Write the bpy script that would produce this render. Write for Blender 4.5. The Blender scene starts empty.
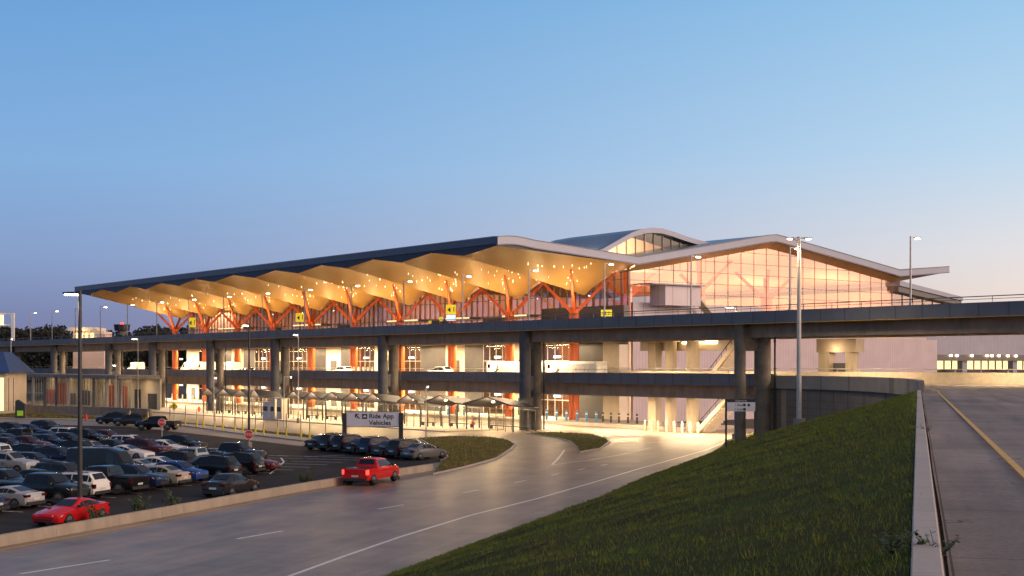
import bpy, bmesh, math, random
import numpy as np
from mathutils import Vector, Matrix
random.seed(7)
S = bpy.context.scene
COL = S.collection
F, HZ, CZ = 1360.0, 363.5, 8.65            # focal length in pixels, horizon row, eye height

# ------------------------------------------------------------------ geometry of the place
D1 = (-.619, .785)                          # along the terminal front, away
D2 = (.785, .619)                           # into the terminal
PX, PY = 2.307, 174.28
def B(u, v, z=0.0): return Vector((PX + u*D1[0] + v*D2[0], PY + u*D1[1] + v*D2[1], z))
def atz(x, y, z=0.0):                       # ground point seen at a pixel
    d = (CZ - z)*F/(y - HZ); return Vector(((x - 512)/F*d, d, z))
def atv(x, v):                              # u of a point of the plane v seen in pixel column x
    t = (x - 512)/F; b = B(0, v)
    return (t*b.y - b.x)/(D1[0] - t*D1[1])
def atu(x, y, u):                           # (v, z) on the cross plane u
    t = (x - 512)/F; b = B(u, 0)
    v = (t*b.y - b.x)/(D2[0] - t*D2[1]); d = b.y + v*D2[1]
    return v, CZ + (HZ - y)*d/F
ANG_B = math.atan2(D1[1], D1[0])
RD = Vector((.3246, .9459, 0)); RQ = Vector((.9459, -.3246, 0)); RO = Vector((-24.1, 64.1, 0))
def R(s, q, z=0.0): return RO + RD*s + RQ*q + Vector((0, 0, z))

# ------------------------------------------------------------------ materials
def lin(c):
    return tuple((x/12.92 if x <= .04045 else ((x+.055)/1.055)**2.4) for x in (k/255 for k in c))
MATS = {}
def mat(name, col, rough=.6, metal=0, noise=.25, scale=1.5, bump=0, emit=0, emitcol=None, coords='pos', spec=None, col2=None, stretch=None, coat=0):
    m = bpy.data.materials.new(name); m.use_nodes = True; MATS[name] = m
    nt = m.node_tree; N, L = nt.nodes, nt.links
    p = N['Principled BSDF']
    p.inputs['Base Color'].default_value = (*col, 1); p.inputs['Roughness'].default_value = rough
    p.inputs['Metallic'].default_value = metal
    if coat: p.inputs['Coat Weight'].default_value = coat; p.inputs['Coat Roughness'].default_value = .05
    if spec is not None: p.inputs['Specular IOR Level'].default_value = spec
    if emit:
        p.inputs['Emission Color'].default_value = (*(emitcol or col), 1); p.inputs['Emission Strength'].default_value = emit
    if noise or bump:
        if coords == 'pos': vec = N.new('ShaderNodeNewGeometry').outputs['Position']
        else: vec = N.new('ShaderNodeTexCoord').outputs['Object']
        if stretch:
            mp = N.new('ShaderNodeMapping'); mp.inputs['Scale'].default_value = stretch
            L.new(vec, mp.inputs['Vector']); vec = mp.outputs['Vector']
        n1 = N.new('ShaderNodeTexNoise'); n1.inputs['Scale'].default_value = scale; n1.inputs['Detail'].default_value = 6; n1.inputs['Roughness'].default_value = .62
        L.new(vec, n1.inputs['Vector'])
        mx = N.new('ShaderNodeMix'); mx.data_type = 'RGBA'
        c2 = col2 or tuple(k*(1-noise) for k in col)
        c1 = tuple(min(1, k*(1+noise*.6)) for k in col) if not col2 else col
        mx.inputs[6].default_value = (*c1, 1); mx.inputs[7].default_value = (*c2, 1)
        rm = N.new('ShaderNodeMapRange'); rm.inputs[1].default_value = .33; rm.inputs[2].default_value = .67
        L.new(n1.outputs['Fac'], rm.inputs[0]); L.new(rm.outputs[0], mx.inputs[0])
        L.new(mx.outputs[2], p.inputs['Base Color'])
        if bump:
            b = N.new('ShaderNodeBump'); b.inputs['Strength'].default_value = bump; b.inputs['Distance'].default_value = .05
            n2 = N.new('ShaderNodeTexNoise'); n2.inputs['Scale'].default_value = scale*8; n2.inputs['Detail'].default_value = 4
            L.new(vec, n2.inputs['Vector']); L.new(n2.outputs['Fac'], b.inputs['Height']); L.new(b.outputs[0], p.inputs['Normal'])
    return m
def slab_mat(name, col, ang, jl, jw, rough=.5, lane=0, off=(0, 0), dark=.55, lanedark=.28, spec=.4):
    """concrete paving: joints every jl along and jw across the direction ang, tyre-darkened bands, mottling"""
    m = mat(name, col, rough, noise=0, spec=spec); nt = m.node_tree; N, L = nt.nodes, nt.links; p = N['Principled BSDF']
    g = N.new('ShaderNodeNewGeometry'); mp = N.new('ShaderNodeMapping'); mp.vector_type = 'POINT'
    mp.inputs['Rotation'].default_value = (0, 0, -ang); mp.inputs['Location'].default_value = (*off, 0)
    L.new(g.outputs['Position'], mp.inputs['Vector'])
    sp = N.new('ShaderNodeSeparateXYZ'); L.new(mp.outputs[0], sp.inputs[0])
    def mth(op, a, b=None, c=None):
        n = N.new('ShaderNodeMath'); n.operation = op
        for i, k in enumerate((a, b, c)):
            if k is None: continue
            if isinstance(k, (int, float)): n.inputs[i].default_value = k
            else: L.new(k, n.inputs[i])
        return n.outputs[0]
    def joint(c, step, w=.012):
        fr = mth('FRACT', mth('DIVIDE', c, step)); d = mth('ABSOLUTE', mth('SUBTRACT', fr, .5))
        return mth('GREATER_THAN', d, .5 - w/step)
    jt = mth('MAXIMUM', joint(sp.outputs[0], jl), joint(sp.outputs[1], jw))
    st = N.new('ShaderNodeMapping'); st.inputs['Scale'].default_value = (.06, .9, 1); L.new(mp.outputs[0], st.inputs['Vector'])
    n1 = N.new('ShaderNodeTexNoise'); n1.inputs['Scale'].default_value = 1; n1.inputs['Detail'].default_value = 5; L.new(st.outputs[0], n1.inputs['Vector'])
    n2 = N.new('ShaderNodeTexNoise'); n2.inputs['Scale'].default_value = .22; n2.inputs['Detail'].default_value = 8; n2.inputs['Roughness'].default_value = .7; L.new(g.outputs['Position'], n2.inputs['Vector'])
    n3 = N.new('ShaderNodeTexNoise'); n3.inputs['Scale'].default_value = 14; n3.inputs['Detail'].default_value = 4; L.new(g.outputs['Position'], n3.inputs['Vector'])
    # per-slab tone
    cx = N.new('ShaderNodeCombineXYZ'); L.new(mth('FLOOR', mth('DIVIDE', sp.outputs[0], jl)), cx.inputs[0]); L.new(mth('FLOOR', mth('DIVIDE', sp.outputs[1], jw)), cx.inputs[1])
    wn = N.new('ShaderNodeTexWhiteNoise'); L.new(cx.outputs[0], wn.inputs['Vector'])
    t = mth('ADD', mth('MULTIPLY', n1.outputs['Fac'], .5), mth('MULTIPLY', n2.outputs['Fac'], .5))
    t = mth('ADD', t, mth('MULTIPLY', mth('SUBTRACT', n3.outputs['Fac'], .5), .25))
    t = mth('ADD', mth('MULTIPLY', mth('SUBTRACT', t, .5), lanedark*5), 1.0)
    t = mth('ADD', t, mth('MULTIPLY', mth('SUBTRACT', wn.outputs['Value'], .5), .14))
    vo = N.new('ShaderNodeTexVoronoi'); vo.feature = 'DISTANCE_TO_EDGE'; vo.inputs['Scale'].default_value = .16
    wv = N.new('ShaderNodeMix'); wv.data_type = 'RGBA'; wv.inputs[0].default_value = .04; L.new(g.outputs['Position'], wv.inputs[6]); n4 = N.new('ShaderNodeTexNoise'); n4.inputs['Scale'].default_value = .9; n4.inputs['Detail'].default_value = 5; L.new(g.outputs['Position'], n4.inputs['Vector'])
    v4 = N.new('ShaderNodeVectorMath'); v4.operation = 'SCALE'; v4.inputs['Scale'].default_value = 3.0; L.new(n4.outputs['Color'], v4.inputs[0]); v5 = N.new('ShaderNodeVectorMath'); v5.operation = 'ADD'; L.new(v4.outputs[0], v5.inputs[0]); L.new(g.outputs['Position'], v5.inputs[1]); N.remove(wv); L.new(v5.outputs[0], vo.inputs['Vector'])
    crack = mth('MULTIPLY', mth('LESS_THAN', vo.outputs['Distance'], .0035), mth('GREATER_THAN', n2.outputs['Fac'], .5))
    jt = mth('MAXIMUM', jt, crack)
    t = mth('MULTIPLY', t, mth('SUBTRACT', 1, mth('MULTIPLY', jt, dark)))
    vm = N.new('ShaderNodeVectorMath'); vm.operation = 'SCALE'; vm.inputs[0].default_value = col; L.new(t, vm.inputs['Scale'])
    L.new(vm.outputs[0], p.inputs['Base Color'])
    L.new(mth('ADD', rough-.1, mth('MULTIPLY', n1.outputs['Fac'], .22)), p.inputs['Roughness'])
    b = N.new('ShaderNodeBump'); b.inputs['Strength'].default_value = .25; b.inputs['Distance'].default_value = .02
    L.new(n3.outputs['Fac'], b.inputs['Height']); L.new(b.outputs[0], p.inputs['Normal'])
    return m
def panel_mat(name, col, step, rough=.45, seam=.5, zstep=None, metal=0, noise=.08):
    """cladding with vertical seams every `step` metres and optional level seams"""
    m = mat(name, col, rough, metal=metal, noise=0); nt = m.node_tree; N, L = nt.nodes, nt.links; p = N['Principled BSDF']
    g = N.new('ShaderNodeNewGeometry'); mp = N.new('ShaderNodeMapping'); mp.inputs['Rotation'].default_value = (0, 0, -ANG_B)
    L.new(g.outputs['Position'], mp.inputs['Vector']); sp = N.new('ShaderNodeSeparateXYZ'); L.new(mp.outputs[0], sp.inputs[0])
    def mth(op, a, b=None):
        n = N.new('ShaderNodeMath'); n.operation = op
        for i, k in enumerate((a, b)):
            if k is None: continue
            if isinstance(k, (int, float)): n.inputs[i].default_value = k
            else: L.new(k, n.inputs[i])
        return n.outputs[0]
    s = mth('ADD', sp.outputs[0], sp.outputs[1])
    j = mth('GREATER_THAN', mth('ABSOLUTE', mth('SUBTRACT', mth('FRACT', mth('DIVIDE', s, step)), .5)), .5 - .02/step - .02)
    if zstep:
        j2 = mth('GREATER_THAN', mth('ABSOLUTE', mth('SUBTRACT', mth('FRACT', mth('DIVIDE', sp.outputs[2], zstep)), .5)), .47)
        j = mth('MAXIMUM', j, j2)
    n = N.new('ShaderNodeTexNoise'); n.inputs['Scale'].default_value = .5; n.inputs['Detail'].default_value = 5; L.new(g.outputs['Position'], n.inputs['Vector'])
    t = mth('ADD', 1 - noise*2, mth('MULTIPLY', n.outputs['Fac'], noise*4)); t = mth('MULTIPLY', t, mth('SUBTRACT', 1, mth('MULTIPLY', j, seam)))
    vm = N.new('ShaderNodeVectorMath'); vm.operation = 'SCALE'; vm.inputs[0].default_value = col; L.new(t, vm.inputs['Scale'])
    L.new(vm.outputs[0], p.inputs['Base Color'])
    return m
def glass_mat(name, tint, refl=.3, rough=.02, reflcol=(1, 1, 1)):
    m = bpy.data.materials.new(name); m.use_nodes = True; nt = m.node_tree; N, L = nt.nodes, nt.links; MATS[name] = m
    N.remove(N['Principled BSDF']); o = N['Material Output']
    t = N.new('ShaderNodeBsdfTransparent'); t.inputs[0].default_value = (*tint, 1)
    gl = N.new('ShaderNodeBsdfGlossy'); gl.inputs['Color'].default_value = (*reflcol, 1); gl.inputs['Roughness'].default_value = rough
    x = N.new('ShaderNodeMixShader'); x.inputs[0].default_value = refl
    L.new(t.outputs[0], x.inputs[1]); L.new(gl.outputs[0], x.inputs[2]); L.new(x.outputs[0], o.inputs[0])
    return m
mat('concrete', (.235, .21, .19), .8, noise=.3, scale=1.1, bump=.2, stretch=(1, 1, .35))
mat('concrete_skylit', (.075, .078, .098), .75, noise=.3, scale=.7, bump=.15)  # front columns and links: shade and blue skylight put into the colour
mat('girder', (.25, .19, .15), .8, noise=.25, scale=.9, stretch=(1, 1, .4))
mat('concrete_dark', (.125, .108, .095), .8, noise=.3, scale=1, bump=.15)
mat('concrete_warm', (.34, .285, .22), .75, noise=.2, scale=1, stretch=(1, 1, .3))
mat('soil_dry', (.15, .115, .04), 1, spec=.05, noise=.5, scale=.6, col2=(.07, .075, .02))
mat('cream', (.62, .54, .43), .7, noise=.1, scale=.5)
mat('dark_panel', (.05, .05, .052), .35, noise=.2, scale=.6)
mat('grey_panel', (.075, .075, .08), .4, noise=.15, scale=.4)
mat('orange_steel', (.52, .100, .014), .38, noise=.12, scale=1.2)
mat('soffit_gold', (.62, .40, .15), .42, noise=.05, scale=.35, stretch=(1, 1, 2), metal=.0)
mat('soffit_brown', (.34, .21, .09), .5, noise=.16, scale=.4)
mat('fascia_navy', (.060, .075, .125), .35, noise=.1, scale=.4)
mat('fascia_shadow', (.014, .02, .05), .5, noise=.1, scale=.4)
mat('fascia_grey', (.21, .24, .33), .4, noise=.06, scale=.3, metal=.1)
mat('roof_metal', (.17, .23, .32), .35, metal=.4, noise=.12, scale=.3)
mat('mullion', (.20, .16, .15), .5, metal=.2, noise=.1)
mat('steel', (.17, .17, .18), .45, metal=.5, noise=.15, scale=3)
mat('steel_light', (.42, .40, .38), .45, metal=.2, noise=.15, scale=3)
mat('steel_dark', (.035, .036, .04), .5, metal=.3, noise=.15, scale=3)
mat('white_paint', (.74, .72, .68), .5, noise=.18, scale=3)
mat('yellow_line', (.62, .36, .05), .6, noise=.3, scale=6)
mat('yellow_paint', (.70, .50, .03), .45, noise=.15, scale=3)
mat('blue_paint', (.05, .20, .42), .4, noise=.1, scale=3)
mat('red_paint', (.55, .02, .02), .4, noise=.1, scale=3)
mat('black', (.012, .012, .014), .4, noise=0)
mat('seam', (.018, .016, .015), 1, noise=.3, scale=5, spec=0)  # tone of the dark strip beside the ramp kerb
mat('grass_straw', (.17, .14, .05), .85, spec=.1, noise=.4, scale=1.2, col2=(.10, .10, .03))
mat('interior_floor', (.45, .36, .28), .3, noise=.15, scale=.4)
mat('interior_wall', (.72, .53, .44), .6, noise=.12, scale=.25)
mat('interior_ceiling', (.80, .56, .44), .6, noise=.1, scale=.3)
mat('asphalt', (.034, .030, .029), .85, spec=.12, noise=.35, scale=.35, bump=.3)
mat('earth', (.05, .05, .035), .95, noise=.4, scale=.08)
mat('soil_green', (.060, .078, .018), 1, spec=.05, noise=.5, scale=.8, col2=(.050, .040, .016), bump=.6)
mat('grass_blade', (.15, .22, .032), .8, spec=.12, noise=.4, scale=.45, col2=(.18, .17, .042))
mat('grass_dry', (.30, .215, .055), .85, spec=.1, noise=.4, scale=.7, col2=(.12, .13, .03))
mat('leaf_dark', (.010, .014, .009), .8, noise=.4, scale=.2)
mat('bark', (.03, .023, .018), .9, noise=.3, scale=2)
mat('weed', (.03, .055, .015), .6, noise=.4, scale=9)
mat('hill', (.012, .016, .014), 1, noise=.4, scale=.02)
mat('sign_white', (.56, .55, .62), .5, noise=.05, scale=2)
mat('stair_concrete', (.55, .47, .36), .7, noise=.15, scale=2)
mat('blue_roof', (.035, .075, .20), .45, noise=.15, scale=.5)
mat('shelter_roof', (.026, .026, .040), .5, noise=.15, scale=1)
mat('kiosk', (.72, .62, .50), .5, noise=.08, scale=1)
mat('lamp_white', (1, .85, .62), emit=26, noise=0)
mat('lamp_warm', (1, .68, .32), emit=22, noise=0)
mat('star_light', (1, .82, .55), emit=10, noise=0)
mat('sign_yellow', (.9, .72, .04), .4, noise=0, emit=.45)
mat('sign_cool', (.6, .8, 1), emit=1.0, noise=0)
mat('window_lit', (1, .70, .34), emit=1.5, noise=0)
mat('tail_lit', (1, .03, .02), emit=5, noise=0)
mat('plate', (.5, .5, .5), .4, noise=0)
slab_mat('road_concrete', (.215, .160, .122), math.atan2(RD.y, RD.x), 4.6, 4.1, .40, off=(0, .8), spec=.24, lanedark=.75)
slab_mat('ramp_concrete', (.215, .180, .165), math.atan2(.958, .286), 4.6, 4.4, .72, off=(0, .3), lanedark=.6, spec=.2, dark=.7)
slab_mat('apron_concrete', (.27, .22, .175), ANG_B, 5, 4.5, .55, spec=.3)
slab_mat('walk_concrete', (.38, .34, .31), math.atan2(RD.y, RD.x), 1.6, 1.6, .7, dark=.3, lanedark=.15)
panel_mat('pink_metal', (.40, .33, .37), .62, .45, .28)
panel_mat('lilac_panel', (.46, .41, .46), 3.0, .4, .35)
panel_mat('blue_metal', (.20, .21, .29), 1.2, .4, .25)
panel_mat('block_wall', (.135, .115, .105), 1.55, .85, .4, zstep=.78, noise=.15)
panel_mat('parapet_block', (.21, .19, .18), 3.1, .85, .35, noise=.15)
panel_mat('parapet_navy', (.135, .14, .165), 3.0, .75, .35, noise=.15)
glass_mat('gable_glass', (.95, .82, .74), .21, .03, (1, .88, .82))
glass_mat('front_glass', (.62, .55, .52), .34, .03)
glass_mat('clear_glass', (.95, .85, .7), .08, .03)
glass_mat('shop_glass', (.55, .5, .42), .15, .03)
glass_mat('shelter_glass', (.85, .85, .82), .08, .05)
mat('car_glass', (.006, .008, .012), .05, noise=0, spec=.5)
mat('tyre', (.012, .012, .012), .8, noise=0)
mat('rim', (.32, .32, .33), .3, metal=.7, noise=0)
mat('head_lens', (.65, .66, .68), .12, noise=0, spec=.8)
mat('tail_lens', (.07, .005, .005), .2, noise=0)
mat('trim', (.02, .02, .022), .5, noise=0)
PAINT = {'white': (.66, .64, .62), 'black': (.010, .010, .012), 'dark grey': (.045, .047, .052), 'silver': (.36, .36, .37), 'navy blue': (.012, .022, .060),
         'red': (.52, .012, .015), 'blue': (.018, .055, .22), 'maroon': (.085, .010, .014), 'charcoal': (.022, .023, .026), 'beige': (.36, .31, .25), 'grey': (.14, .14, .15)}
for k, c in PAINT.items(): mat('paint ' + k, c, .2, metal=.15 if k in ('silver', 'grey', 'dark grey') else 0, noise=.05, scale=4, coords='obj', coat=.22, spec=.25)

# ------------------------------------------------------------------ mesh builder
class MB:
    def __init__(s): s.v = []; s.f = []; s.m = []
    def add(s, vs, fs, mi=0):
        k = len(s.v); s.v += [tuple(p) for p in vs]; s.f += [tuple(i+k for i in f) for f in fs]; s.m += [mi]*len(fs); return s
    def hexa(s, p, mi=0):                   # 4 lower + 4 upper corners, same order
        return s.add(p, [(3, 2, 1, 0), (4, 5, 6, 7), (0, 1, 5, 4), (1, 2, 6, 5), (2, 3, 7, 6), (3, 0, 4, 7)], mi)
    def boxB(s, u0, u1, v0, v1, z0, z1, mi=0):
        return s.hexa([B(u1, v0, z0), B(u0, v0, z0), B(u0, v1, z0), B(u1, v1, z0), B(u1, v0, z1), B(u0, v0, z1), B(u0, v1, z1), B(u1, v1, z1)], mi)
    def box(s, x0, x1, y0, y1, z0, z1, mi=0):
        return s.hexa([(x0, y0, z0), (x1, y0, z0), (x1, y1, z0), (x0, y1, z0), (x0, y0, z1), (x1, y0, z1), (x1, y1, z1), (x0, y1, z1)], mi)
    def tube(s, a, b, r0, r1=None, n=10, mi=0):
        a, b = Vector(a), Vector(b); r1 = r0 if r1 is None else r1
        d = (b-a).normalized(); x = d.orthogonal().normalized(); y = d.cross(x)
        vs = []; 
        for p, r in ((a, r0), (b, r1)):
            for i in range(n):
                t = 2*math.pi*i/n; vs.append(p + x*(r*math.cos(t)) + y*(r*math.sin(t)))
        fs = [(i, (i+1) % n, n+(i+1) % n, n+i) for i in range(n)] + [tuple(range(n-1, -1, -1)), tuple(range(n, 2*n))]
        return s.add(vs, fs, mi)
    def beam(s, a, b, w, h, up=(0, 0, 1), mi=0, w2=None, h2=None):
        a, b = Vector(a), Vector(b); d = (b-a).normalized(); side = d.cross(Vector(up))
        side = side.normalized() if side.length > 1e-4 else d.orthogonal().normalized(); n = side.cross(d)
        w2 = w if w2 is None else w2; h2 = h if h2 is None else h2
        P = lambda c, i, j, W, H: c + side*(i*W/2) + n*(j*H/2)
        return s.hexa([P(a, -1, -1, w, h), P(a, 1, -1, w, h), P(a, 1, 1, w, h), P(a, -1, 1, w, h), P(b, -1, -1, w2, h2), P(b, 1, -1, w2, h2), P(b, 1, 1, w2, h2), P(b, -1, 1, w2, h2)], mi)
    def poly(s, pts, mi=0): return s.add(pts, [tuple(range(len(pts)))], mi)
    def extr(s, pts, d, mi=0):              # closed prism: polygon pts pushed by vector d
        n = len(pts); d = Vector(d); vs = [Vector(p) for p in pts] + [Vector(p)+d for p in pts]
        return s.add(vs, [tuple(range(n-1, -1, -1)), tuple(range(n, 2*n))] + [(i, (i+1) % n, n+(i+1) % n, n+i) for i in range(n)], mi)
    def sheet(s, rows, mi=0, closed=False):           # grid of points
        n = len(rows[0]); vs = [p for r in rows for p in r]
        fs = [(i*n+j, i*n+j+1, (i+1)*n+j+1, (i+1)*n+j) for i in range(len(rows)-1) for j in range(n-1)]
        return s.add(vs, fs, mi)
    def strip(s, line, w, z, mi=0):         # flat ribbon along a ground polyline
        L = [Vector((p[0], p[1], 0)) for p in line]; rows = []
        for i, p in enumerate(L):
            t = (L[min(i+1, len(L)-1)] - L[max(i-1, 0)]).normalized(); n = Vector((-t.y, t.x, 0))
            rows.append([Vector((p.x, p.y, z)) + n*(w/2), Vector((p.x, p.y, z)) - n*(w/2)])
        return s.sheet(rows, mi)
    def wall(s, line, off0, off1, z0, z1, mi=0):      # solid ribbon following a polyline (z0, z1 may be lists)
        L = [Vector((p[0], p[1], 0)) for p in line]; sec = []
        for i, p in enumerate(L):
            t = (L[min(i+1, len(L)-1)] - L[max(i-1, 0)]).normalized(); n = Vector((-t.y, t.x, 0))
            a = z0[i] if isinstance(z0, (list, tuple)) else z0; b = z1[i] if isinstance(z1, (list, tuple)) else z1
            q0, q1 = p + n*off0, p + n*off1
            sec.append([(q0.x, q0.y, a), (q1.x, q1.y, a), (q1.x, q1.y, b), (q0.x, q0.y, b)])
        k = len(s.v); s.v += [tuple(q) for c in sec for q in c]; fs = []
        for i in range(len(sec)-1):
            for j in range(4): fs.append((k+4*i+j, k+4*i+(j+1) % 4, k+4*i+4+(j+1) % 4, k+4*i+4+j))
        fs += [(k+3, k+2, k+1, k), tuple(k+4*(len(sec)-1)+j for j in range(4))]
        s.f += fs; s.m += [mi]*len(fs); return s
    def mesh(s, name, mats, org=(0, 0, 0), smooth=None):
        me = bpy.data.meshes.new(name); o = Vector(org)
        me.from_pydata([tuple(Vector(p)-o) for p in s.v], [], s.f)
        for m in (mats if isinstance(mats, (list, tuple)) else [mats]): me.materials.append(MATS[m] if isinstance(m, str) else m)
        me.polygons.foreach_set('material_index', s.m)
        bm = bmesh.new(); bm.from_mesh(me); bmesh.ops.recalc_face_normals(bm, faces=bm.faces[:]); bm.to_mesh(me); bm.free()
        if smooth is not None:
            me.polygons.foreach_set('use_smooth', [True]*len(me.polygons)); me.set_sharp_from_angle(angle=math.radians(smooth))
        me.update(); return me
    def build(s, name, mats, parent=None, org=None, smooth=None, bevel=0):
        """one mesh object; its origin is org (world) or, for a part, its thing's origin"""
        if org is None: org = WPOS.get(parent, (0, 0, 0)) if parent else (0, 0, 0)
        ob = bpy.data.objects.new(name, s.mesh(name, mats, org, smooth)); COL.objects.link(ob)
        if parent: ob.parent = parent
        else: ob.location = org
        if parent: ob.location = Vector(org) - Vector(WPOS.get(parent, (0, 0, 0)))
        WPOS[ob] = Vector(org)
        if bevel:
            bv = ob.modifiers.new('bevel', 'BEVEL'); bv.width = bevel; bv.segments = 2; bv.limit_method = 'ANGLE'
        return ob
WPOS = {}
def tag(o, label, cat, group=None, kind=None):
    if label: o['label'] = label
    if cat: o['category'] = cat
    if group: o['group'] = group
    if kind: o['kind'] = kind
    return o
def thing(name, loc, label, cat, group=None):
    o = bpy.data.objects.new(name, None); COL.objects.link(o); o.location = loc; o.empty_display_size = .2
    WPOS[o] = Vector(loc); return tag(o, label, cat, group)
def struct(name, mb, m, kind='structure', smooth=None):
    o = mb.build(name, m, smooth=smooth); o['kind'] = kind; return o
def copy_tree(src, parent=None):
    c = src.copy(); COL.objects.link(c)
    if parent: c.parent = parent
    for ch in list(src.children): copy_tree(ch, c)
    return c
def text(name, body, size, loc, rotz, m, parent, ext=.004, align='LEFT', off=0):
    cu = bpy.data.curves.new(name, 'FONT'); cu.body = body; cu.size = size; cu.extrude = ext; cu.align_x = align; cu.align_y = 'CENTER'
    cu.materials.append(MATS[m]); cu.offset = off; tmp = bpy.data.objects.new('tmp', cu); me = bpy.data.meshes.new_from_object(tmp); bpy.data.objects.remove(tmp)
    o = bpy.data.objects.new(name, me); COL.objects.link(o); o.parent = parent
    o.location = Vector(loc) - WPOS[parent]; o.rotation_euler = (math.pi/2, 0, rotz); return o
ORD = ['first', 'second', 'third', 'fourth', 'fifth', 'sixth', 'seventh', 'eighth', 'ninth', 'tenth', 'eleventh', 'twelfth', 'thirteenth', 'fourteenth', 'fifteenth',
       'sixteenth', 'seventeenth', 'eighteenth', 'nineteenth', 'twentieth', 'twenty-first', 'twenty-second', 'twenty-third', 'twenty-fourth', 'twenty-fifth', 'twenty-sixth']
def light(name, kind, loc, energy, col, size=1, sizey=None, rot=None, **kw):
    l = bpy.data.lights.new(name, kind); l.energy = energy; l.color = col
    if kind == 'AREA':
        l.size = size
        if sizey: l.shape = 'RECTANGLE'; l.size_y = sizey
        else: l.shape = 'DISK'
    elif kind in ('POINT', 'SPOT'): l.shadow_soft_size = size
    for k, x in kw.items(): setattr(l, k, x)
    o = bpy.data.objects.new(name, l); COL.objects.link(o); o.location = loc
    if rot: o.rotation_euler = rot
    return o

# ------------------------------------------------------------------ GROUND, ROADS
m = MB(); m.poly([(-2500, -300, -.02), (2500, -300, -.02), (2500, 3500, -.02), (-2500, 3500, -.02)]); struct('ground', m, 'earth')
m = MB(); m.poly([B(330, -75, 0), B(330, 27, 0), B(-20, 27, 0), B(-75, 27, 0), B(-75, -8, 0), (14, 60, 0), (-30, -30, 0), (-70, -30, 0)]); struct('forecourt_paving', m, 'apron_concrete')
left_edge = [R(-95, -.1), R(-40, -.1)] + [atz(x, y) for x, y in ((0, 547), (130, 524), (240, 503), (320, 488.5), (380, 479), (435, 470.5), (470, 465), (496, 459))]
rt = [atz(x, y) for x, y in ((385, 576), (520, 530), (640, 478), (700, 462))]
right_edge = [Vector((-26, -5, 0)), Vector((-16, 25, 0))] + rt
m = MB()
top = [atz(516, 447), atz(560, 442), atz(640, 437), atz(720, 437)]
m.poly([p + Vector((0, 0, .004)) for p in [*left_edge, *top, *reversed(right_edge)]]); struct('lower_road', m, 'road_concrete')
# road markings
m = MB()
def Pz(l): return [atz(x, y) for x, y in l]
wl = Pz(((290, 576), (345, 556), (400, 537), (470, 515.5), (536, 499), (590, 483.5), (640, 468.5), (680, 457.5), (706, 450), (728, 441)))
wl = [wl[0] + (wl[0]-wl[1])*3] + wl
m.strip(wl, .22, .009)
for a, b in (((237, 539), (283, 531)), ((378, 509.2), (404, 504.8)), ((463, 493), (478, 489.8)), ((514, 482.8), (526, 480.6)), ((551, 475.4), (559, 473.8)), ((578, 470), (585, 468.6)), ((601, 465.6), (607, 464.4)), ((110, 560), (20, 574))):
    m.strip(Pz((a, b)), .2, .009)
m.strip(Pz(((552, 464.7), (557, 460), (561, 455), (564.4, 450))), .2, .009); m.strip(Pz(((552, 465), (590, 460), (620, 455), (650, 448))), .15, .009)
for a, b in (((269, 455.3), (288, 456.2)), ((304, 457), (345, 455)), ((270, 474), (284, 462)), ((284, 462), (281, 458))): m.strip(Pz((a, b)), .15, .012)
for s in range(4, 62, 3):                       # stall lines of the car park
    for q0, q1 in ((-14, -9), (-19.4, -14.4), (-31, -26), (-36.4, -31.4), (-48, -43), (-53.4, -48.4)): m.strip([R(s-.2, q0), R(s-.2, q1)], .1, .012)
struct('road_markings', m, 'white_paint')
m = MB(); off = [p + RQ*.75 for p in left_edge]; m.strip(off[:8], .16, .009); struct('yellow_edge_line', m, 'yellow_line')
# car park
m = MB(); m.poly([p + Vector((0, 0, .004)) for p in (R(-60, -.6), R(20, -.6), R(46, -2.2), R(58, -1), atz(438, 452), atz(395, 440), atz(300, 446), atz(215, 436), atz(130, 427), atz(0, 423), R(125, -125), R(-60, -75))])
struct('parking_lot', m, 'asphalt')
# pavement with the row of posts, kerbs
walk = Pz(((-40, 418), (60, 420), (130, 423), (185, 426.5), (235, 433.5), (300, 441), (326, 443)))
m = MB(); m.wall(walk, 0, 2.6, 0, .13); struct('sidewalk', m, 'walk_concrete')
wedge = Pz(((433, 475), (465, 468), (496, 459.5), (513, 450), (516, 445), (507, 440.5), (489, 437.8), (455, 437), (418, 439), (440, 452), (448, 458), (441, 463)))
island = Pz(((526, 433.8), (557, 433), (592, 435.2), (609, 440), (610.5, 443), (600, 449.5), (580, 452.8), (577.5, 448), (570, 442.5), (557, 438.5)))
def ring(poly, w, z, name):
    c = sum(poly, Vector())/len(poly); inn = [p + (c-p).normalized()*w for p in poly]
    m = MB(); n = len(poly); o0 = [p + Vector((0, 0, z)) for p in poly]; i0 = [p + Vector((0, 0, z)) for p in inn]
    m.add([*poly, *o0, *i0], [(i, (i+1) % n, n+(i+1) % n, n+i) for i in range(n)] + [(n+i, n+(i+1) % n, 2*n+(i+1) % n, 2*n+i) for i in range(n)])
    struct(name, m, 'walk_concrete'); return inn
GP = []                                          # flat lawns: (polygon, height)
for p in (wedge, island):
    inn = ring(p, .35, .15, 'kerb'); m = MB(); m.poly([q + Vector((0, 0, .14)) for q in inn]); struct('lawn', m, 'soil_dry' if p is wedge else 'soil_green'); GP.append((inn, .14))
verge = Pz(((-30, 417), (60, 418.5), (130, 421), (185, 424.5), (235, 430.5), (300, 437), (326, 439.5)))
vb = Pz(((326, 437), (300, 434.5), (235, 428.3), (185, 422.8), (130, 419), (60, 415), (-30, 412)))
m = MB(); m.poly([p + Vector((0, 0, .05)) for p in verge + vb]); struct('verge', m, 'soil_green'); GP.append((verge + vb, .05))
m = MB(); m.boxB(-12, 330, 15, 25.3, 0, .45); struct('terminal_pavement', m, 'walk_concrete')
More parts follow.
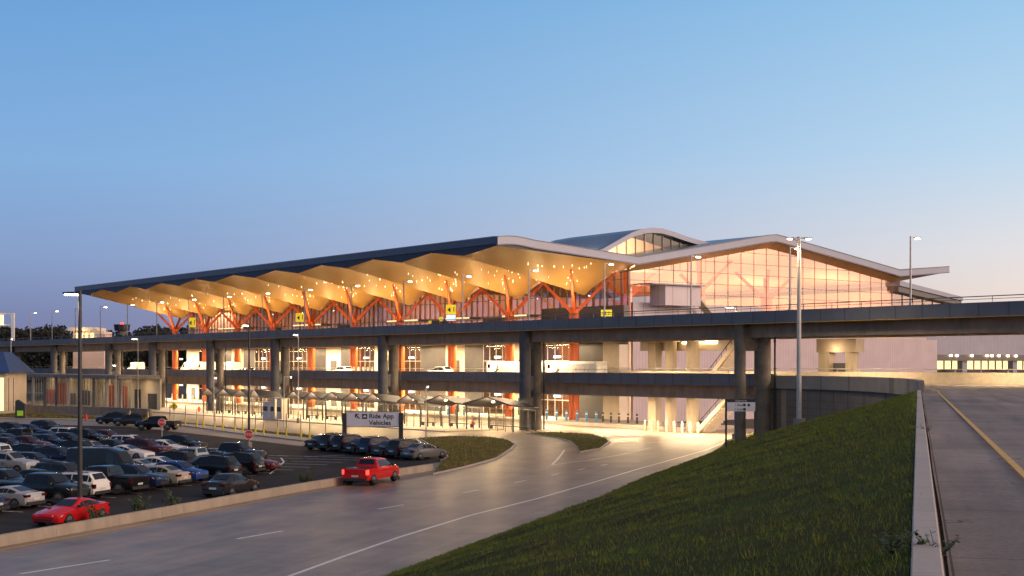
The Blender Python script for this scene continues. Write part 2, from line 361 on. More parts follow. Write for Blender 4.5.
m = MB(); m.boxB(4, 135, -10.5, -1.2, 0, .14); struct('shelter_pavement', m, 'walk_concrete')

# ------------------------------------------------------------------ RAMP AND EMBANKMENT
KD = Vector((.286, .958, 0)); KN = Vector((-.958, .286, 0)); K0 = Vector((3.66, 11.5, 0))
def rz(t): return 6.86 - .36*max(0, min(1, t/95))
def K(t, s=0, dz=0): return K0 + KD*t - KN*s + Vector((0, 0, rz(t)+dz))
uend = atv(775, 5); E3 = B(uend, 5, 0)
a0 = K(95); a0.z = 0; c1 = a0 + KD*15; c2 = E3 - Vector((D1[0], D1[1], 0))*15
def bez(t): return a0*(1-t)**3 + c1*(3*t*(1-t)**2) + c2*(3*t*t*(1-t)) + E3*t**3
curve = [bez(i/16) for i in range(17)]
m = MB(); m.sheet([[K(-25, -.25), K(-25, 62)], [K(95, -.25), K(95, 62)]])
m.poly([(p.x, p.y, 6.5) for p in curve] + [B(uend, 12.2, 6.5), B(-125, 12.2, 6.5), (K(95, 62).x, K(95, 62).y, 6.5)]); struct('ramp_road', m, 'ramp_concrete')
m = MB()
def kz(p, dz): return (p.x, p.y, p.z + dz)
yl = [K(t, 1.5 - .003*t, .006) for t in range(-24, 92, 4)]; yl += [bez(t) + Vector((0, 0, 6.506)) - KN*(1.25+1.2*t) for t in (.02, .12, .25, .4)]
rows = [[p + KN*.065, p - KN*.065] for p in yl]; m.sheet(rows); struct('ramp_edge_line', m, 'yellow_line')
m = MB(); m.sheet([[K(t, .004, .012), K(t, .035 + .008*math.sin(t*.37), .012)] for t in range(-24, 95)]); struct('gutter_strip', m, 'seam')  # narrow dark strip on the road along the foot of the kerb
m = MB()
for k in range(3):
    t0 = 34 + 16*k; m.sheet([[K(t0, 6.35, .006), K(t0, 6.5, .006)], [K(t0+3, 6.35, .006), K(t0+3, 6.5, .006)]])
struct('ramp_lane_dashes', m, 'white_paint')
m = MB(); ts = [-25 + 4.0*i for i in range(31)]
for i in range(30):
    m.hexa([K(ts[i]+.01, -.275, -.3), K(ts[i]+.01, 0, -.3), K(ts[i+1]-.01, 0, -.3), K(ts[i+1]-.01, -.275, -.3), K(ts[i]+.01, -.275, .14), K(ts[i]+.01, -.02, .14), K(ts[i+1]-.01, -.02, .14), K(ts[i+1]-.01, -.275, .14)])
o = m.build('ramp_kerb', 'walk_concrete', bevel=.015); o['kind'] = 'structure'
# slope
topl = [K(t, -.285, .1) for t in range(-25, 93, 3)]
gt = [6.55, 6.3, 5.9, 5.5, 5.0, 4.5, 4.0, 3.5, 3.05, 2.65, 2.35, 2.05, 1.85, 1.7, 1.55, 1.45, 1.4]
topl += [Vector((p.x, p.y, gt[i])) + KN*.05 for i, p in enumerate(curve)]
botl0 = [Vector((-30, -22, 0)), Vector((-18, 18, 0))] + [atz(x, y) for x, y in ((385, 576), (450, 552), (520, 530), (580, 506), (640, 479), (675, 467), (705, 457), (722, 446), (728, 439), (745, 436.5))]
def resample(pl, n):
    d = [0]
    for a, b in zip(pl, pl[1:]): d.append(d[-1] + (b-a).length)
    out = []
    for i in range(n):
        t = d[-1]*i/(n-1); k = max(j for j in range(len(d)) if d[j] <= t + 1e-9); k = min(k, len(pl)-2)
        out.append(pl[k].lerp(pl[k+1], (t-d[k])/(d[k+1]-d[k])))
    return out
NT, NS = 150, 44
tl, bl = resample(topl, NT), resample(botl0, NT)
rr = np.random.RandomState(3)
def bump(x, y): return .09*math.sin(.55*x+1.3*math.sin(.21*y)) * math.sin(.43*y+.8) + .05*math.sin(1.7*x+.9*y) + .04*math.sin(2.9*y-1.1*x)
SL = []
for a, b in zip(tl, bl):
    row = []
    for j in range(NS):
        t = j/(NS-1); p = a.lerp(b, t); e = math.sin(math.pi*t)
        p.z = p.z + e*(.35*math.sin(math.pi*t) + bump(p.x, p.y)) ; row.append(p)
    SL.append(row)
m = MB(); m.sheet(SL); struct('embankment', m, 'soil_green', smooth=80)
def slope_at(i, j):
    i0, j0 = min(int(i), NT-2), min(int(j), NS-2); fi, fj = i-i0, j-j0
    return SL[i0][j0].lerp(SL[i0][j0+1], fj).lerp(SL[i0+1][j0].lerp(SL[i0+1][j0+1], fj), fi)
# grass: real blades, denser close to the camera
V, Fc, GM = [], [], []
def blade(p, h, w):
    a = random.uniform(0, 2*math.pi); dx, dy = math.cos(a)*w, math.sin(a)*w; b = random.uniform(0, 2*math.pi); l = h*random.uniform(.2, .9)
    GM.append(1 if random.random() < (.06 + .22*max(0, math.sin(p.x*.8+2*math.sin(p.y*.31))*math.sin(p.y*.63-p.x*.2))) else 0)
    k = len(V); V.append((p.x-dx, p.y-dy, p.z-.02)); V.append((p.x+dx, p.y+dy, p.z-.02)); V.append((p.x+math.cos(b)*l, p.y+math.sin(b)*l, p.z+h)); Fc.append((k, k+1, k+2))
for i in range(NT-1):
    for j in range(NS-1):
        p = SL[i][j]; d = math.hypot(p.x, p.y)
        if p.y < 8 or d > 150: continue
        xx = 512 + F*p.x/p.y
        if xx > 1060 or xx < 330: continue
        area = (SL[i+1][j]-SL[i][j]).length*(SL[i][j+1]-SL[i][j]).length
        n = area*min(620, 2200/d**.95 if d < 40 else 1700/d)
        clump = .55 + .9*(math.sin(p.x*.9+p.y*.37)*math.sin(p.y*.71-p.x*.2)*.5+.5)
        n = int(n*clump + random.random())
        sc = max(1, d/26)
        if random.random() < area*.5:
            c_ = slope_at(i+random.random(), j+random.random()); hh = random.uniform(.07, .14)
            for _ in range(random.randint(14, 34)): blade(c_ + Vector((random.gauss(0, .07), random.gauss(0, .07), 0)), hh*random.uniform(.6, 1.1), .009*sc)
        for _ in range(n):
            q = slope_at(i+random.random(), j+random.random()); blade(q, random.uniform(.028, .075)*(1 + .5*(random.random() < .05))*min(sc, 2.0), .007*sc)
m = MB(); m.v, m.f, m.m = V, Fc, [0]*len(Fc)
me = bpy.data.meshes.new('embankment_grass'); me.from_pydata(V, [], Fc); me.materials.append(MATS['grass_blade']); me.materials.append(MATS['grass_straw']); me.polygons.foreach_set('material_index', GM)
o = bpy.data.objects.new('embankment_grass', me); COL.objects.link(o); tag(o, 'short dark green grass over the sloping bank', 'grass', kind='stuff')
V, Fc = [], []
def inside(p, poly):
    c = False; n = len(poly)
    for i in range(n):
        a, b = poly[i], poly[(i+1) % n]
        if (a.y > p.y) != (b.y > p.y) and p.x < (b.x-a.x)*(p.y-a.y)/(b.y-a.y)+a.x: c = not c
    return c
for poly, z in GP:
    xs, ys = [p.x for p in poly], [p.y for p in poly]
    for _ in range(int((max(xs)-min(xs))*(max(ys)-min(ys))*7)):
        p = Vector((random.uniform(min(xs), max(xs)), random.uniform(min(ys), max(ys)), z))
        if inside(p, poly): blade(p, random.uniform(.08, .22), .05)
me = bpy.data.meshes.new('lawn_grass'); me.from_pydata(V, [], Fc); me.materials.append(MATS['grass_dry'])
o = bpy.data.objects.new('lawn_grass', me); COL.objects.link(o); tag(o, 'dry yellowish grass on the traffic islands and verge', 'grass', kind='stuff')
# weed at the kerb
def weed(loc, n, h, label):
    t = thing('weed', loc, label, 'weed', 'weeds along the ramp kerb'); st, lf = MB(), MB()
    for _ in range(n):
        a = random.uniform(0, 6.28); tip = Vector(loc) + Vector((math.cos(a)*h*.8, math.sin(a)*h*.8, h*random.uniform(.5, 1.1))); st.tube(loc, tip, .006, .003, 5)
        for k in range(9):
            p = Vector(loc).lerp(tip, .25 + .75*k/8); b = random.uniform(0, 6.28); s = random.uniform(.02, .045)
            d = Vector((math.cos(b), math.sin(b), random.uniform(-.2, .6))); e = d.cross(Vector((0, 0, 1))).normalized()*s*.5
            lf.add([p, p + d*s + e, p + d*s*2, p + d*s - e], [(0, 1, 2, 3)])
    st.build('stem', 'weed', t); lf.build('foliage', 'weed', t)
weed(K(1.0, -.05, .0), 18, .24, 'leafy weed growing at the near end of the ramp kerb')
weed(K(.6, -.44, .08), 12, .20, 'low weed in the grass beside the near kerb end')
weed(K(26, .0, .02), 8, .22, 'small weed sprouting halfway along the ramp kerb')

# retaining wall of the ramp
W = thing('retaining_wall', (E3.x, E3.y, 0), 'grey block retaining wall with curved concrete parapet holding up the ramp', 'wall')
full = curve + [E3 + Vector((D1[0], D1[1], 0))*2]
m = MB(); m.wall(full, .0, -.6, -.3, 5.9); m.build('block_face', 'block_wall', W)
m = MB(); m.wall(full, .28, -.25, 5.9, 7.35); m.build('parapet', 'parapet_block', W, bevel=.04)

# ------------------------------------------------------------------ ELEVATED ROADS
UL, UR = 330, -120
T = thing('upper_roadway', B(60, 0, 0), 'upper elevated concrete roadway with dark panelled parapet in front of the terminal', 'elevated road')
m = MB(); m.boxB(UR, UL, 0, .35, 12.93, 14.2); m.build('parapet', 'parapet_navy', T)
m = MB(); m.boxB(UR, 6.4, .36, 14, 12.94, 13.2); m.boxB(6.4, UL, .36, 25.45, 12.94, 13.2); m.build('deck', 'concrete', T)
for k, (v0, v1) in enumerate(((1.7, 2.9), (6, 7), (10.5, 11.5))):
    m = MB(); m.boxB(UR, UL, v0, v1, 11.45, 12.936); m.build('girder', 'girder', T)
m = MB(); m.boxB(8, UL, 17.5, 18.5, 11.6, 12.936); m.build('girder', 'girder', T)
m = MB(); m.boxB(UR, UL, .02, .33, 12.86, 12.927); m.build('drip_edge', 'yellow_line', T)
m = MB(); m.tube(B(UR, .18, 14.75), B(UL, .18, 14.75), .045, n=6); m.tube(B(UR, .18, 14.5), B(UL, .18, 14.5), .025, n=6)
u = UR
while u < UL: m.tube(B(u, .18, 14.2), B(u, .18, 14.75), .035, n=5); u += 3.6
m.build('railing', 'steel', T)
M_ = thing('middle_roadway', B(60, 5, 0), 'middle elevated concrete roadway below the upper deck with white vans on it', 'elevated road')
m = MB(); m.boxB(uend, UL, 5, 5.35, 6.1, 7.5); m.build('parapet', 'parapet_navy', M_)
m = MB(); m.boxB(uend, 6.4, 5.36, 12.4, 6.16, 6.5); m.boxB(6.4, UL, 5.36, 25.3, 6.16, 6.5); m.build('deck', 'concrete', M_)
for v0, v1 in ((6.3, 7.3), (11, 12), (18, 19)):
    m = MB(); m.boxB(uend+.3 if v1 < 14 else 8, UL, v0, v1, 4.55, 6.155); m.build('girder', 'girder', M_)
m = MB(); m.boxB(UR, 1.5, 12.2, 12.6, 6.1, 7.72); m.boxB(1.5, 40, 12.2, 12.5, 6.5, 7.3); m.build('rear_barrier', 'stair_concrete', M_)
m = MB(); m.tube(B(UR, 12.4, 8.05), B(1.5, 12.4, 8.05), .04, n=6); m.tube(B(uend, 5.2, 7.9), B(UL, 5.2, 7.9), .03, n=6)
u = UR
while u < 1: m.tube(B(u, 12.4, 7.72), B(u, 12.4, 8.05), .03, n=5); u += 3
u = uend+1
while u < UL: m.tube(B(u, 5.2, 7.5), B(u, 5.2, 7.9), .025, n=5); u += 3
m.build('railing', 'steel_light', M_)
m = MB(); m.boxB(-38.5, -37.4, 4.9, 12, -.2, 6.15); m.build('abutment', 'girder', M_)
# piers
PX_ = [(-42, None), (15, None), (58, None), (113, None), (157, None), (215, None), (280, None), (388, None), (530.5, None), (756, None)]
for i, (x, _) in enumerate(PX_):
    big = x > 700; r = .9 if big else .74; va, vb_ = (.75, 3.6) if big else (1.05, 2.95)
    u = atv(x, (va+vb_)/2)
    t = thing('bridge_pier', B(u, 2, 0), 'thick round twin-column concrete pier beside the retaining wall' if big else f'concrete twin-column pier under the roadway decks, {ORD[len(PX_)-1-i]} counted from the retaining wall', 'pier', 'piers of the elevated roadways')
    for v in (va, vb_):
        r_ = .62 if big and v == va else r; u_ = atv(740, v) if big and v == va else atv(762.5, v) if big else u
        m = MB(); m.tube(B(u_, v, -.2), B(u_, v, 12.925), r_, n=28); m.build('column', 'concrete_skylit' if v == va and not big else 'concrete_dark', t, smooth=40)
        
    m = MB()
    if big: m.beam(B(atv(740, va), va, 11.3), B(atv(762.5, vb_), vb_, 11.3), .6, 2.6); m.build('link_block', 'concrete_dark', t)
    else: m.boxB(u-.3, u+.3, va+r-.15, vb_-r+.15, 10.6, 12.6); m.build('link_block', 'concrete_skylit', t); m = MB(); m.boxB(u-.3, u+.3, va+r-.15, vb_-r+.15, 5.2, 7.0); m.build('link_block', 'concrete_skylit', t)
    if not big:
        m = MB(); m.boxB(u-.3, u+.3, va+r-.15, vb_-r+.15, 2.4, 4.3); m.build('link_block', 'concrete_skylit', t)
    m = MB(); m.tube(B(u-.55, vb_+r+.12, 0), B(u-.55, vb_+r+.12, 12.9), .11, n=8)
    for z in (2, 5, 8, 11): m.tube(B(u-.55, vb_+r+.12, z), B(u-.55, vb_+r+.12, z+.15), .16, n=8)
    m.build('drain_pipe', 'steel_dark', t)

# ------------------------------------------------------------------ TERMINAL
U0, BAY, NB = 6.9, 15.2, 10
U1 = U0 + BAY*NB
prof = [(0, 25.45), (1.5, 25.62), (3, 25.66), (4.4, 25.55), (6.5, 25.3), (12, 24.95), (25.6, 24.0), (40, 26.4), (53.5, 28.75), (55.4, 28.95), (57.3, 28.75), (70, 27.1), (87.5, 24.75), (101.8, 26.0)]
def ztop(v):
    for (a, za), (b, zb) in zip(prof, prof[1:]):
        if a <= v <= b: return za + (zb-za)*(v-a)/(b-a)
    return prof[-1][1]
TM = thing('airport_terminal', B(U0, 0, 0), 'long airport terminal with folded golden canopy, glazed gable end and wavy roof', 'airport terminal')
m = MB(); m.sheet([[B(u, v, z) for v, z in prof] for u in (U0, U1)]); roof = m.build('roof', 'roof_metal', TM)
# fascias: grey along the gable end, navy along the front eave
FD = 1.15
m = MB()
for (a, za), (b, zb) in zip(prof, prof[1:]):
    m.hexa([B(U0-.12, a, za-FD), B(U0+.12, a, za-FD), B(U0+.12, b, zb-FD), B(U0-.12, b, zb-FD), B(U0-.12, a, za+.04), B(U0+.12, a, za+.04), B(U0+.12, b, zb+.04), B(U0-.12, b, zb+.04)])
m.build('gable_fascia', 'fascia_grey', roof)
m = MB(); m.boxB(U0+.125, U1, -.12, .12, 25.45-.95, 25.5); m.boxB(U0+.125, U1, 101.7, 101.95, 24.9, 26.02); m.build('eave_fascia', 'fascia_navy', roof)
m = MB(); m.boxB(U0+.125, U1, -.17, -.121, 25.38, 25.52); m.build('eave_flashing', 'fascia_grey', roof)
m = MB()
for (a, za), (b, zb) in zip(prof, prof[1:]): m.beam(B(U0-.15, a, za-.02), B(U0-.15, b, zb-.02), .06, .12, mi=0)
for (a, za), (b, zb) in zip(prof, prof[1:]): m.beam(B(U0-.13, a, za-FD+.05), B(U0-.13, b, zb-FD+.05), .05, .16, mi=0)
m.build('fascia_trim', 'fascia_navy', roof)
# folded soffit
def s_peak(v): return 24.22 - 1.3*min(v, 25.4)/25.4
def s_depth(v):
    keel = 23.35 + (18.65-23.35)*v/22 if v <= 22 else 18.65 + 2.4*(v-22)/3.4
    return s_peak(v) - keel
vs = [0.02] + [22*i/10 for i in range(1, 11)] + [23.7, 25.4]
def soff(u, v):
    k = ((u-U0)/BAY) % 1.0; tri = 1-abs(2*k-1)
    return s_peak(v) - tri*s_depth(v)
m = MB()
for b in range(NB):
    ua, um, ub = U0+.13+BAY*b if b == 0 else U0+BAY*b, U0+BAY*(b+.5), U0+BAY*(b+1)-(.02 if b == NB-1 else 0)
    for p, q in ((ua, um), (um, ub)):
        m.sheet([[B(p+(q-p)*k/6, v, (s_peak(v) - s_depth(v)*(k/6 if p == ua else 1-k/6))) for v in vs] for k in range(7)])
SOF = m.build('soffit', 'soffit_gold', TM, smooth=12)
m = MB()
for b in range(NB):
    ua, um, ub = U0+.13+BAY*b, U0+BAY*(b+.5), U0+BAY*(b+1)
    m.poly([B(ua, .03, 24.55), B(ub, .03, 24.55), B(ub, .03, s_peak(0)), B(um, .03, s_peak(0)-s_depth(0)), B(ua, .03, s_peak(0))])
m.sheet([[B(U0+.128, v, s_peak(v)-.02) for v in np.linspace(.03, 25.4, 14)], [B(U0+.128, v, ztop(v)-FD+.1) for v in np.linspace(.03, 25.4, 14)]]); m.build('eave_gusset', 'fascia_shadow', SOF)
m = MB()
for b in range(NB): m.sheet([[B(U1-.02, v, s_peak(v)) for v in vs], [B(U1-.02, v, ztop(v)-.05) for v in vs]])
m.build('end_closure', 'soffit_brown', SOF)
# end overhang soffit along the gable and ceiling inside
UG = 8.6
m = MB(); pv = [25.42, 33, 40, 47, 53.5, 55.4, 57.3, 64, 70, 79, 87.5, 95, 101.7]
sb = lambda v: ztop(v) - 1.2 - (.55 if v < 88 else .55*(101.7-v)/14)
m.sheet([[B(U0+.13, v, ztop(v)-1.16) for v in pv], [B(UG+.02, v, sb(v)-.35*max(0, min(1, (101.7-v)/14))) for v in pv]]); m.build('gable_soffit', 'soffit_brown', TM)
m = MB(); m.sheet([[B(u, v, sb(v)-.35*max(0, min(1, (101.7-v)/14))) for v in pv] for u in (UG+.03, 60, 110, U1)]); m.build('ceiling', 'interior_ceiling', TM)
# gable glazing
GV0, GV1 = 25.5, 87.4
def gz0(v): return 17.6 if v < 53 else 13.2
m = MB(); vv = [GV0 + (GV1-GV0)*i/50 for i in range(51)]
def gtop(v): return sb(v) - .32
m.sheet([[B(UG, v, 13.3) for v in vv], [B(UG, v, gtop(v)) for v in vv]]); GL = m.build('gable_glazing', 'gable_glass', TM)
m = MB(); k = 0; v = GV0+.1
while v < GV1:
    w = .11 if k % 4 == 3 else .07
    m.boxB(UG-.06, UG-.01, v-w/2, v+w/2, 13.3, gtop(v)); v += 2.95; k += 1
for z in np.arange(15.6, 28, 1.72):
    for a, b in zip(vv, vv[1:]):
        if gtop((a+b)/2) > z+.05 : m.boxB(UG-.055, UG-.015, a, b, z-.035, z+.035)
m.build('gable_mullions', 'mullion', GL)
# lower gable wall
m = MB(); m.boxB(UG-.25, UG+.2, 26, 54, 12.9, 17.55); m.build('lilac_wall', 'lilac_panel', TM)
m = MB(); m.boxB(UG-.2, UG+.25, 26, 100.5, -.1, 12.85); m.build('ribbed_wall', 'pink_metal', TM)
m = MB(); m.boxB(UG-3.5, UG-.3, 29.3, 36.6, 17.1, 20.0); m.build('plant_box', 'lilac_panel', TM)
m = MB(); m.boxB(UG-4.2, UG-.3, 26.0, 36.8, 20.0, 20.2); m.build('plant_box_roof', 'fascia_grey', TM)
m = MB(); m.beam(B(UG-2, 37, 18.5), B(UG-2, 42.5, 14.2), 1.6, .3); m.build('stair_flight', 'stair_concrete', TM)
# low roof beyond
(a, za), (b, zb) = atu(900, 280.5, UG-1.5), atu(963, 297, UG-1.5); m = MB()
m.hexa([B(UG-1.5, a, za-.9), B(60, a, za-.9), B(60, b, zb-.7), B(UG-1.5, b, zb-.7), B(UG-1.5, a, za), B(60, a, za), B(60, b, zb), B(UG-1.5, b, zb)]); m.build('low_roof', 'fascia_grey', TM)
m = MB(); m.hexa([B(UG-1.2, a, za-1.9), B(60, a, za-1.9), B(60, b, zb-1.5), B(UG-1.2, b, zb-1.5), B(UG-1.2, a, za-.92), B(60, a, za-.92), B(60, b, zb-.72), B(UG-1.2, b, zb-.72)]); m.build('low_soffit', 'dark_panel', TM)
m = MB(); lz_ = lambda v: za-1.9 + (zb-1.5-za+1.9)*(v-a)/(b-a) + .02; m.poly([B(UG, 87.45, 13.5), B(UG, b-3, 13.5), B(UG, b-3, lz_(b-3)), B(UG, 87.45, lz_(87.45))]); lg = m.build('low_glazing', 'gable_glass', TM)
m = MB()
for v in np.arange(87.5, b-3.2, 2.95): m.boxB(UG-.13, UG-.01, v-.04, v+.04, 13.5, lz_(v))
for z in (15.6, 17.32): m.boxB(UG-.12, UG-.012, 87.5, 100, z-.03, z+.03)
m.build('low_mullions', 'mullion', lg)
# front wall, upper storey
m = MB(); m.sheet([[B(u, 25.45, 13.25) for u in np.linspace(UG, U1-3, 81)], [B(u, 25.45, max(soff(u, 25.39), 17)) for u in np.linspace(UG, U1-3, 81)]]); FG = m.build('front_glazing', 'front_glass', TM)
m = MB()
for i, u in enumerate(np.arange(UG+.1, U1-3, 1.52)): m.boxB(u-(.16 if i % 5 == 0 else .06), u+(.16 if i % 5 == 0 else .06), 25.25, 25.44, 13.25, soff(u, 25.3)-.02)
for z in (16.3, 18.9, 20.9): m.boxB(UG, U1-3, 25.3, 25.435, z-.05, z+.05)
m.build('front_mullions', 'mullion', FG)
m = MB(); m.boxB(27.1, U1-3, 25.1, 25.24, 13.22, 14.7); m.build('front_base', 'grey_panel', TM)
for a, b in ((UG-.2, 27), (36, 42), (52, 57), (84, 88), (112, 116)):
    m = MB(); m.boxB(a, b, 24.2, 25.2, 13.22, 17.1 if a < 20 else 16.0); m.build('entrance_block', 'grey_panel', TM)
for a, b in ((29, 35.5), (44, 51), (59, 69), (92, 103), (124, 136)):
    m = MB(); m.boxB(a, b, 23.0, 25.2, 15.9, 16.3); q = m.build('door_canopy', 'grey_panel', TM)
    m = MB(); m.boxB(a+.2, b-.2, 22.9, 22.99, 15.95, 16.25); m.boxB(a+.2, b-.2, 24.9, 25.19, 14.6, 15.3); m.build('light_strip', 'window_lit', q)
# inside
m = MB(); m.boxB(UG+.3, U1-1, 25.6, 98, 12.88, 13.2); m.build('hall_floor', 'interior_floor', TM)
m = MB(); m.boxB(75, 75.4, 25.7, 87.5, 13.2, 22); m.boxB(UG+.4, 75, 87.6, 88, 13.2, 21.3); m.boxB(75.4, U1-3, 45, 45.4, 13.2, 24); m.boxB(U1-3.2, U1-2.8, 25.5, 45, 13.2, 22); m.build('hall_wall', 'interior_wall', TM)
m = MB()
for u, v, w, h in ((20, 44, 8, 3.4), (24, 66, 10, 3.2), (30, 84, 9, 3), (40, 38, 6, 3)): m.boxB(u, u+5, v, v+w, 13.21, 13.2+h)
m.build('hall_counters', 'cream', TM)
# clerestory roof on top
UC = 14
ap = [atu(x, y, UC) for x, y in ((590, 252.5), (600, 249.5), (610, 244), (620, 238.2), (630, 232.8), (640, 229.2), (650, 228), (660, 228.8), (670, 231.6), (680, 235.2), (692, 239), (708, 243.2))]
UE = UC + 24
m = MB(); m.sheet([[B(u, v, z - dz) for v, z in ap] for u, dz in ((UC, 0), (UC+8, .05), (UC+16, .1), (UC+20, .25), (UE, 1.2))]); CR = m.build('clerestory_roof', 'roof_metal', TM)
m = MB()
for (a, za), (b, zb) in zip(ap, ap[1:]):
    m.hexa([B(UC-.5, a, za-.75), B(UC+.05, a, za-.75), B(UC+.05, b, zb-.75), B(UC-.5, b, zb-.75), B(UC-.5, a, za+.03), B(UC+.05, a, za+.03), B(UC+.05, b, zb+.03), B(UC-.5, b, zb+.03)])
m.build('clerestory_fascia', 'fascia_grey', CR)
m = MB(); m.sheet([[B(UC+.5, v, 23) for v, z in ap], [B(UC+.5, v, z-.7) for v, z in ap]]); cg = m.build('clerestory_glazing', 'clear_glass', CR)
m = MB(); v = ap[1][0]
while v < ap[-1][0]:
    zz = max(23.2, np.interp(v, [p[0] for p in ap], [p[1] for p in ap])-.75); m.boxB(UC+.35, UC+.48, v-.06, v+.06, 23, zz); v += 1.9
m.boxB(UC+.36, UC+.47, ap[1][0]+1, ap[-1][0]-1, 23, 23.15); m.build('clerestory_mullions', 'mullion', cg)
m = MB(); m.sheet([[B(UC+6, v, 23) for v, z in ap], [B(UC+6, v, z-1) for v, z in ap]]); m.build('clerestory_backing', 'interior_wall', CR)
# lower storeys: plinth of shop fronts behind the decks
for zl, zh in ((.46, 6.1), (6.51, 12.85)):
    u = UG; k = 0
    while u < U1-2:
        kind = ('cream', 'dark_panel', 'glass', 'cream', 'glass', 'dark_panel')[(k + (2 if zl > 3 else 0)*0) % 6]
        w = (5.5, 7.5, 9, 6, 7, 5)[k % 6]; e = min(u+w, U1-2)
        m = MB()
        if kind == 'glass':
            m.boxB(u, e, 25.45, 25.6, zl, zh-.9); g_ = m.build('shop_window', 'shop_glass', TM)
            m = MB(); n = max(1, int((e-u)/1.6))
            for j in range(n+1): x = u+.08 + (e-u-.16)*j/n; m.boxB(x-.06, x+.06, 25.35, 25.44, zl, zh-.9)
            m.boxB(u, e, 25.36, 25.43, zl+2.5, zl+2.62); m.build('shop_frame', 'steel_light', g_)
            m = MB(); m.boxB(u, e, 25.3, 25.6, zh-.9, zh); m.build('shop_lintel', 'cream', TM)
            m = MB(); m.boxB(u+2, u+3.6, 25.1, 25.25, zl+3.0, zl+3.35); m.build('lit_panel', 'sign_cool', TM)
        else:
            m.boxB(u, e, 25.3, 25.6, zl, zh); w_ = m.build('wall_panel', kind, TM)
            if kind == 'cream':
                m = MB(); m.boxB(u+1.5, u+3.6, 25.2, 25.295, zl, zl+2.7); m.build('door', 'grey_panel', w_)
        u = e; k += 1
m = MB(); m.boxB(UG, U1-2, 33, 33.4, 0, 12.85); m.build('rear_wall', 'interior_wall', TM)
m = MB(); m.boxB(UG+.3, U1-2, 25.65, 33, -.05, .44); m.boxB(UG+.3, U1-2, 25.65, 33, 6.2, 6.5); m.build('lower_floors', 'interior_floor', TM)
m = MB(); m.boxB(UG, UG+2.5, 23.5, 25.2, .46, 11.4); m.build('corner_pier', 'cream', TM)
# constellation lights in the soffit
rs = random.Random(11); cnt = 0; far = MB()
for b in range(NB):
    for side in (-1, 1):
        for k in range(19):
            uu = U0 + BAY*(b+.5) + side*rs.uniform(1.2, 6.6); v_ = 8 + 9*math.sin((k+.5)/19*math.pi)*.45 + k*.5 + rs.uniform(-1, 1)
            z = soff(uu, v_) - rs.uniform(.12, .3); r = rs.choice((.025, .03, .03, .035, .06)); p = B(uu, v_, z)
            mm = MB() if cnt < 99 else far
            for q in range(2): mm.tube(p + Vector((0, 0, -r if q == 0 else 0)), p + Vector((0, 0, 0 if q == 0 else r)), r*.5 if q == 0 else r, r if q == 0 else r*.5, n=6)
            mm.tube(p + Vector((0, 0, r)), p + Vector((0, 0, .3)), .012, n=4)
            if cnt < 99: mm.build('star_light', 'star_light', TM)
            cnt += 1
o = far.build('far_star_lights', 'star_light', TM); o['kind'] = 'stuff'

# tree columns
proto = None
for b in range(NB):
    uc = U0 + BAY*(b+.5); loc = B(uc, 20, 0)
    lab = f'branching orange steel column under the golden canopy, {ORD[b]} from the gable end'
    if proto is None:
        t = proto = thing('tree_column', loc, lab, 'steel column', 'orange tree columns along the terminal front')
        m = MB(); m.tube(B(uc-.42, 20, 0.4), B(uc-.42, 20, 16.6), .5, .46, 14); m.tube(B(uc+.42, 20, .4), B(uc+.42, 20, 16.6), .5, .46, 14); m.build('trunk', 'orange_steel', t, smooth=40)
        for du, dv in ((4.3, -4.3), (-4.3, 4.3), (4.3, 4.3), (-4.3, -4.3)):
            q = B(uc+du, 20+dv); q.z = soff(uc+du, 20+dv) + .1
            m = MB(); a = B(uc+du*.07, 20+dv*.06, 16.2); m.beam(a, q, .46, .5, w2=.28, h2=.28); m.build('branch', 'orange_steel', t)
    else:
        t = copy_tree(proto); t.location = loc; t['label'] = lab
for i, v in enumerate((41, 58, 75)):
    t = copy_tree(proto); t.location = B(26, v, 0); t.scale = (1.3, 1.3, (1.2, 1.3, 1.24)[i]); t['group'] = 'tree columns inside the glazed hall'
    t['label'] = f'orange branching column behind the gable glass, {ORD[i]} from the golden canopy'
# ------------------------------------------------------------------ LIGHTS OF THE PLACE, WITH ADDED FILL LIGHTS
WARM = (1, .66, .30); WARM2 = (1, .71, .40); GOLD = (1, .61, .26)
for b in range(NB):
    uc = U0 + BAY*(b+.5)
    for du in (-3.2, 3.2): light('tree_uplight', 'AREA', B(uc+du, 17.0, 14.6), 270, GOLD, 1, rot=(math.pi, 0, 0))
    light('eave_fill', 'AREA', B(uc-.5, 12.5, 14.0), 300, GOLD, 1.2, rot=(math.pi, 0, 0))  # added light for the soffit, one per bay; real source unknown
    light('inner_fill', 'AREA', B(uc-4, 17, 15.5), 180, GOLD, .8, rot=(math.pi, 0, 0))  # extra light added to brighten the inner soffit, no fitting built
rot_u = (0, 0, ANG_B)
for u0 in np.arange(2, 170, 16.0):
    light('deck_lamp', 'AREA', B(u0+8, 7.8, 11.40), 4300, WARM2, 12, .5, rot=rot_u)
    if u0 > 5: light('deck_lamp', 'AREA', B(u0+8, 21.6, 11.55), 4500, WARM2, 12, .5, rot=rot_u)
    light('deck_ceiling_fill', 'AREA', B(u0+8, 13.5, 8.2), 700, WARM2, 12, .4, rot=(math.pi, 0, ANG_B))  # unseen upward light added to brighten the underside of the upper deck
    light('street_level_lamp', 'AREA', B(u0+8, 9, 4.5), 3400, WARM2, 12, .5, rot=rot_u)
    if u0 > 5: light('street_level_lamp', 'AREA', B(u0+8, 21, 4.5), 5600, WARM2, 12, .5, rot=rot_u)
for u0 in (-12, -26, -44, -62, -80, -98):
    light('deck_lamp', 'AREA', B(u0, 9, 11.40), 1700, WARM2, 10, .5, rot=rot_u)
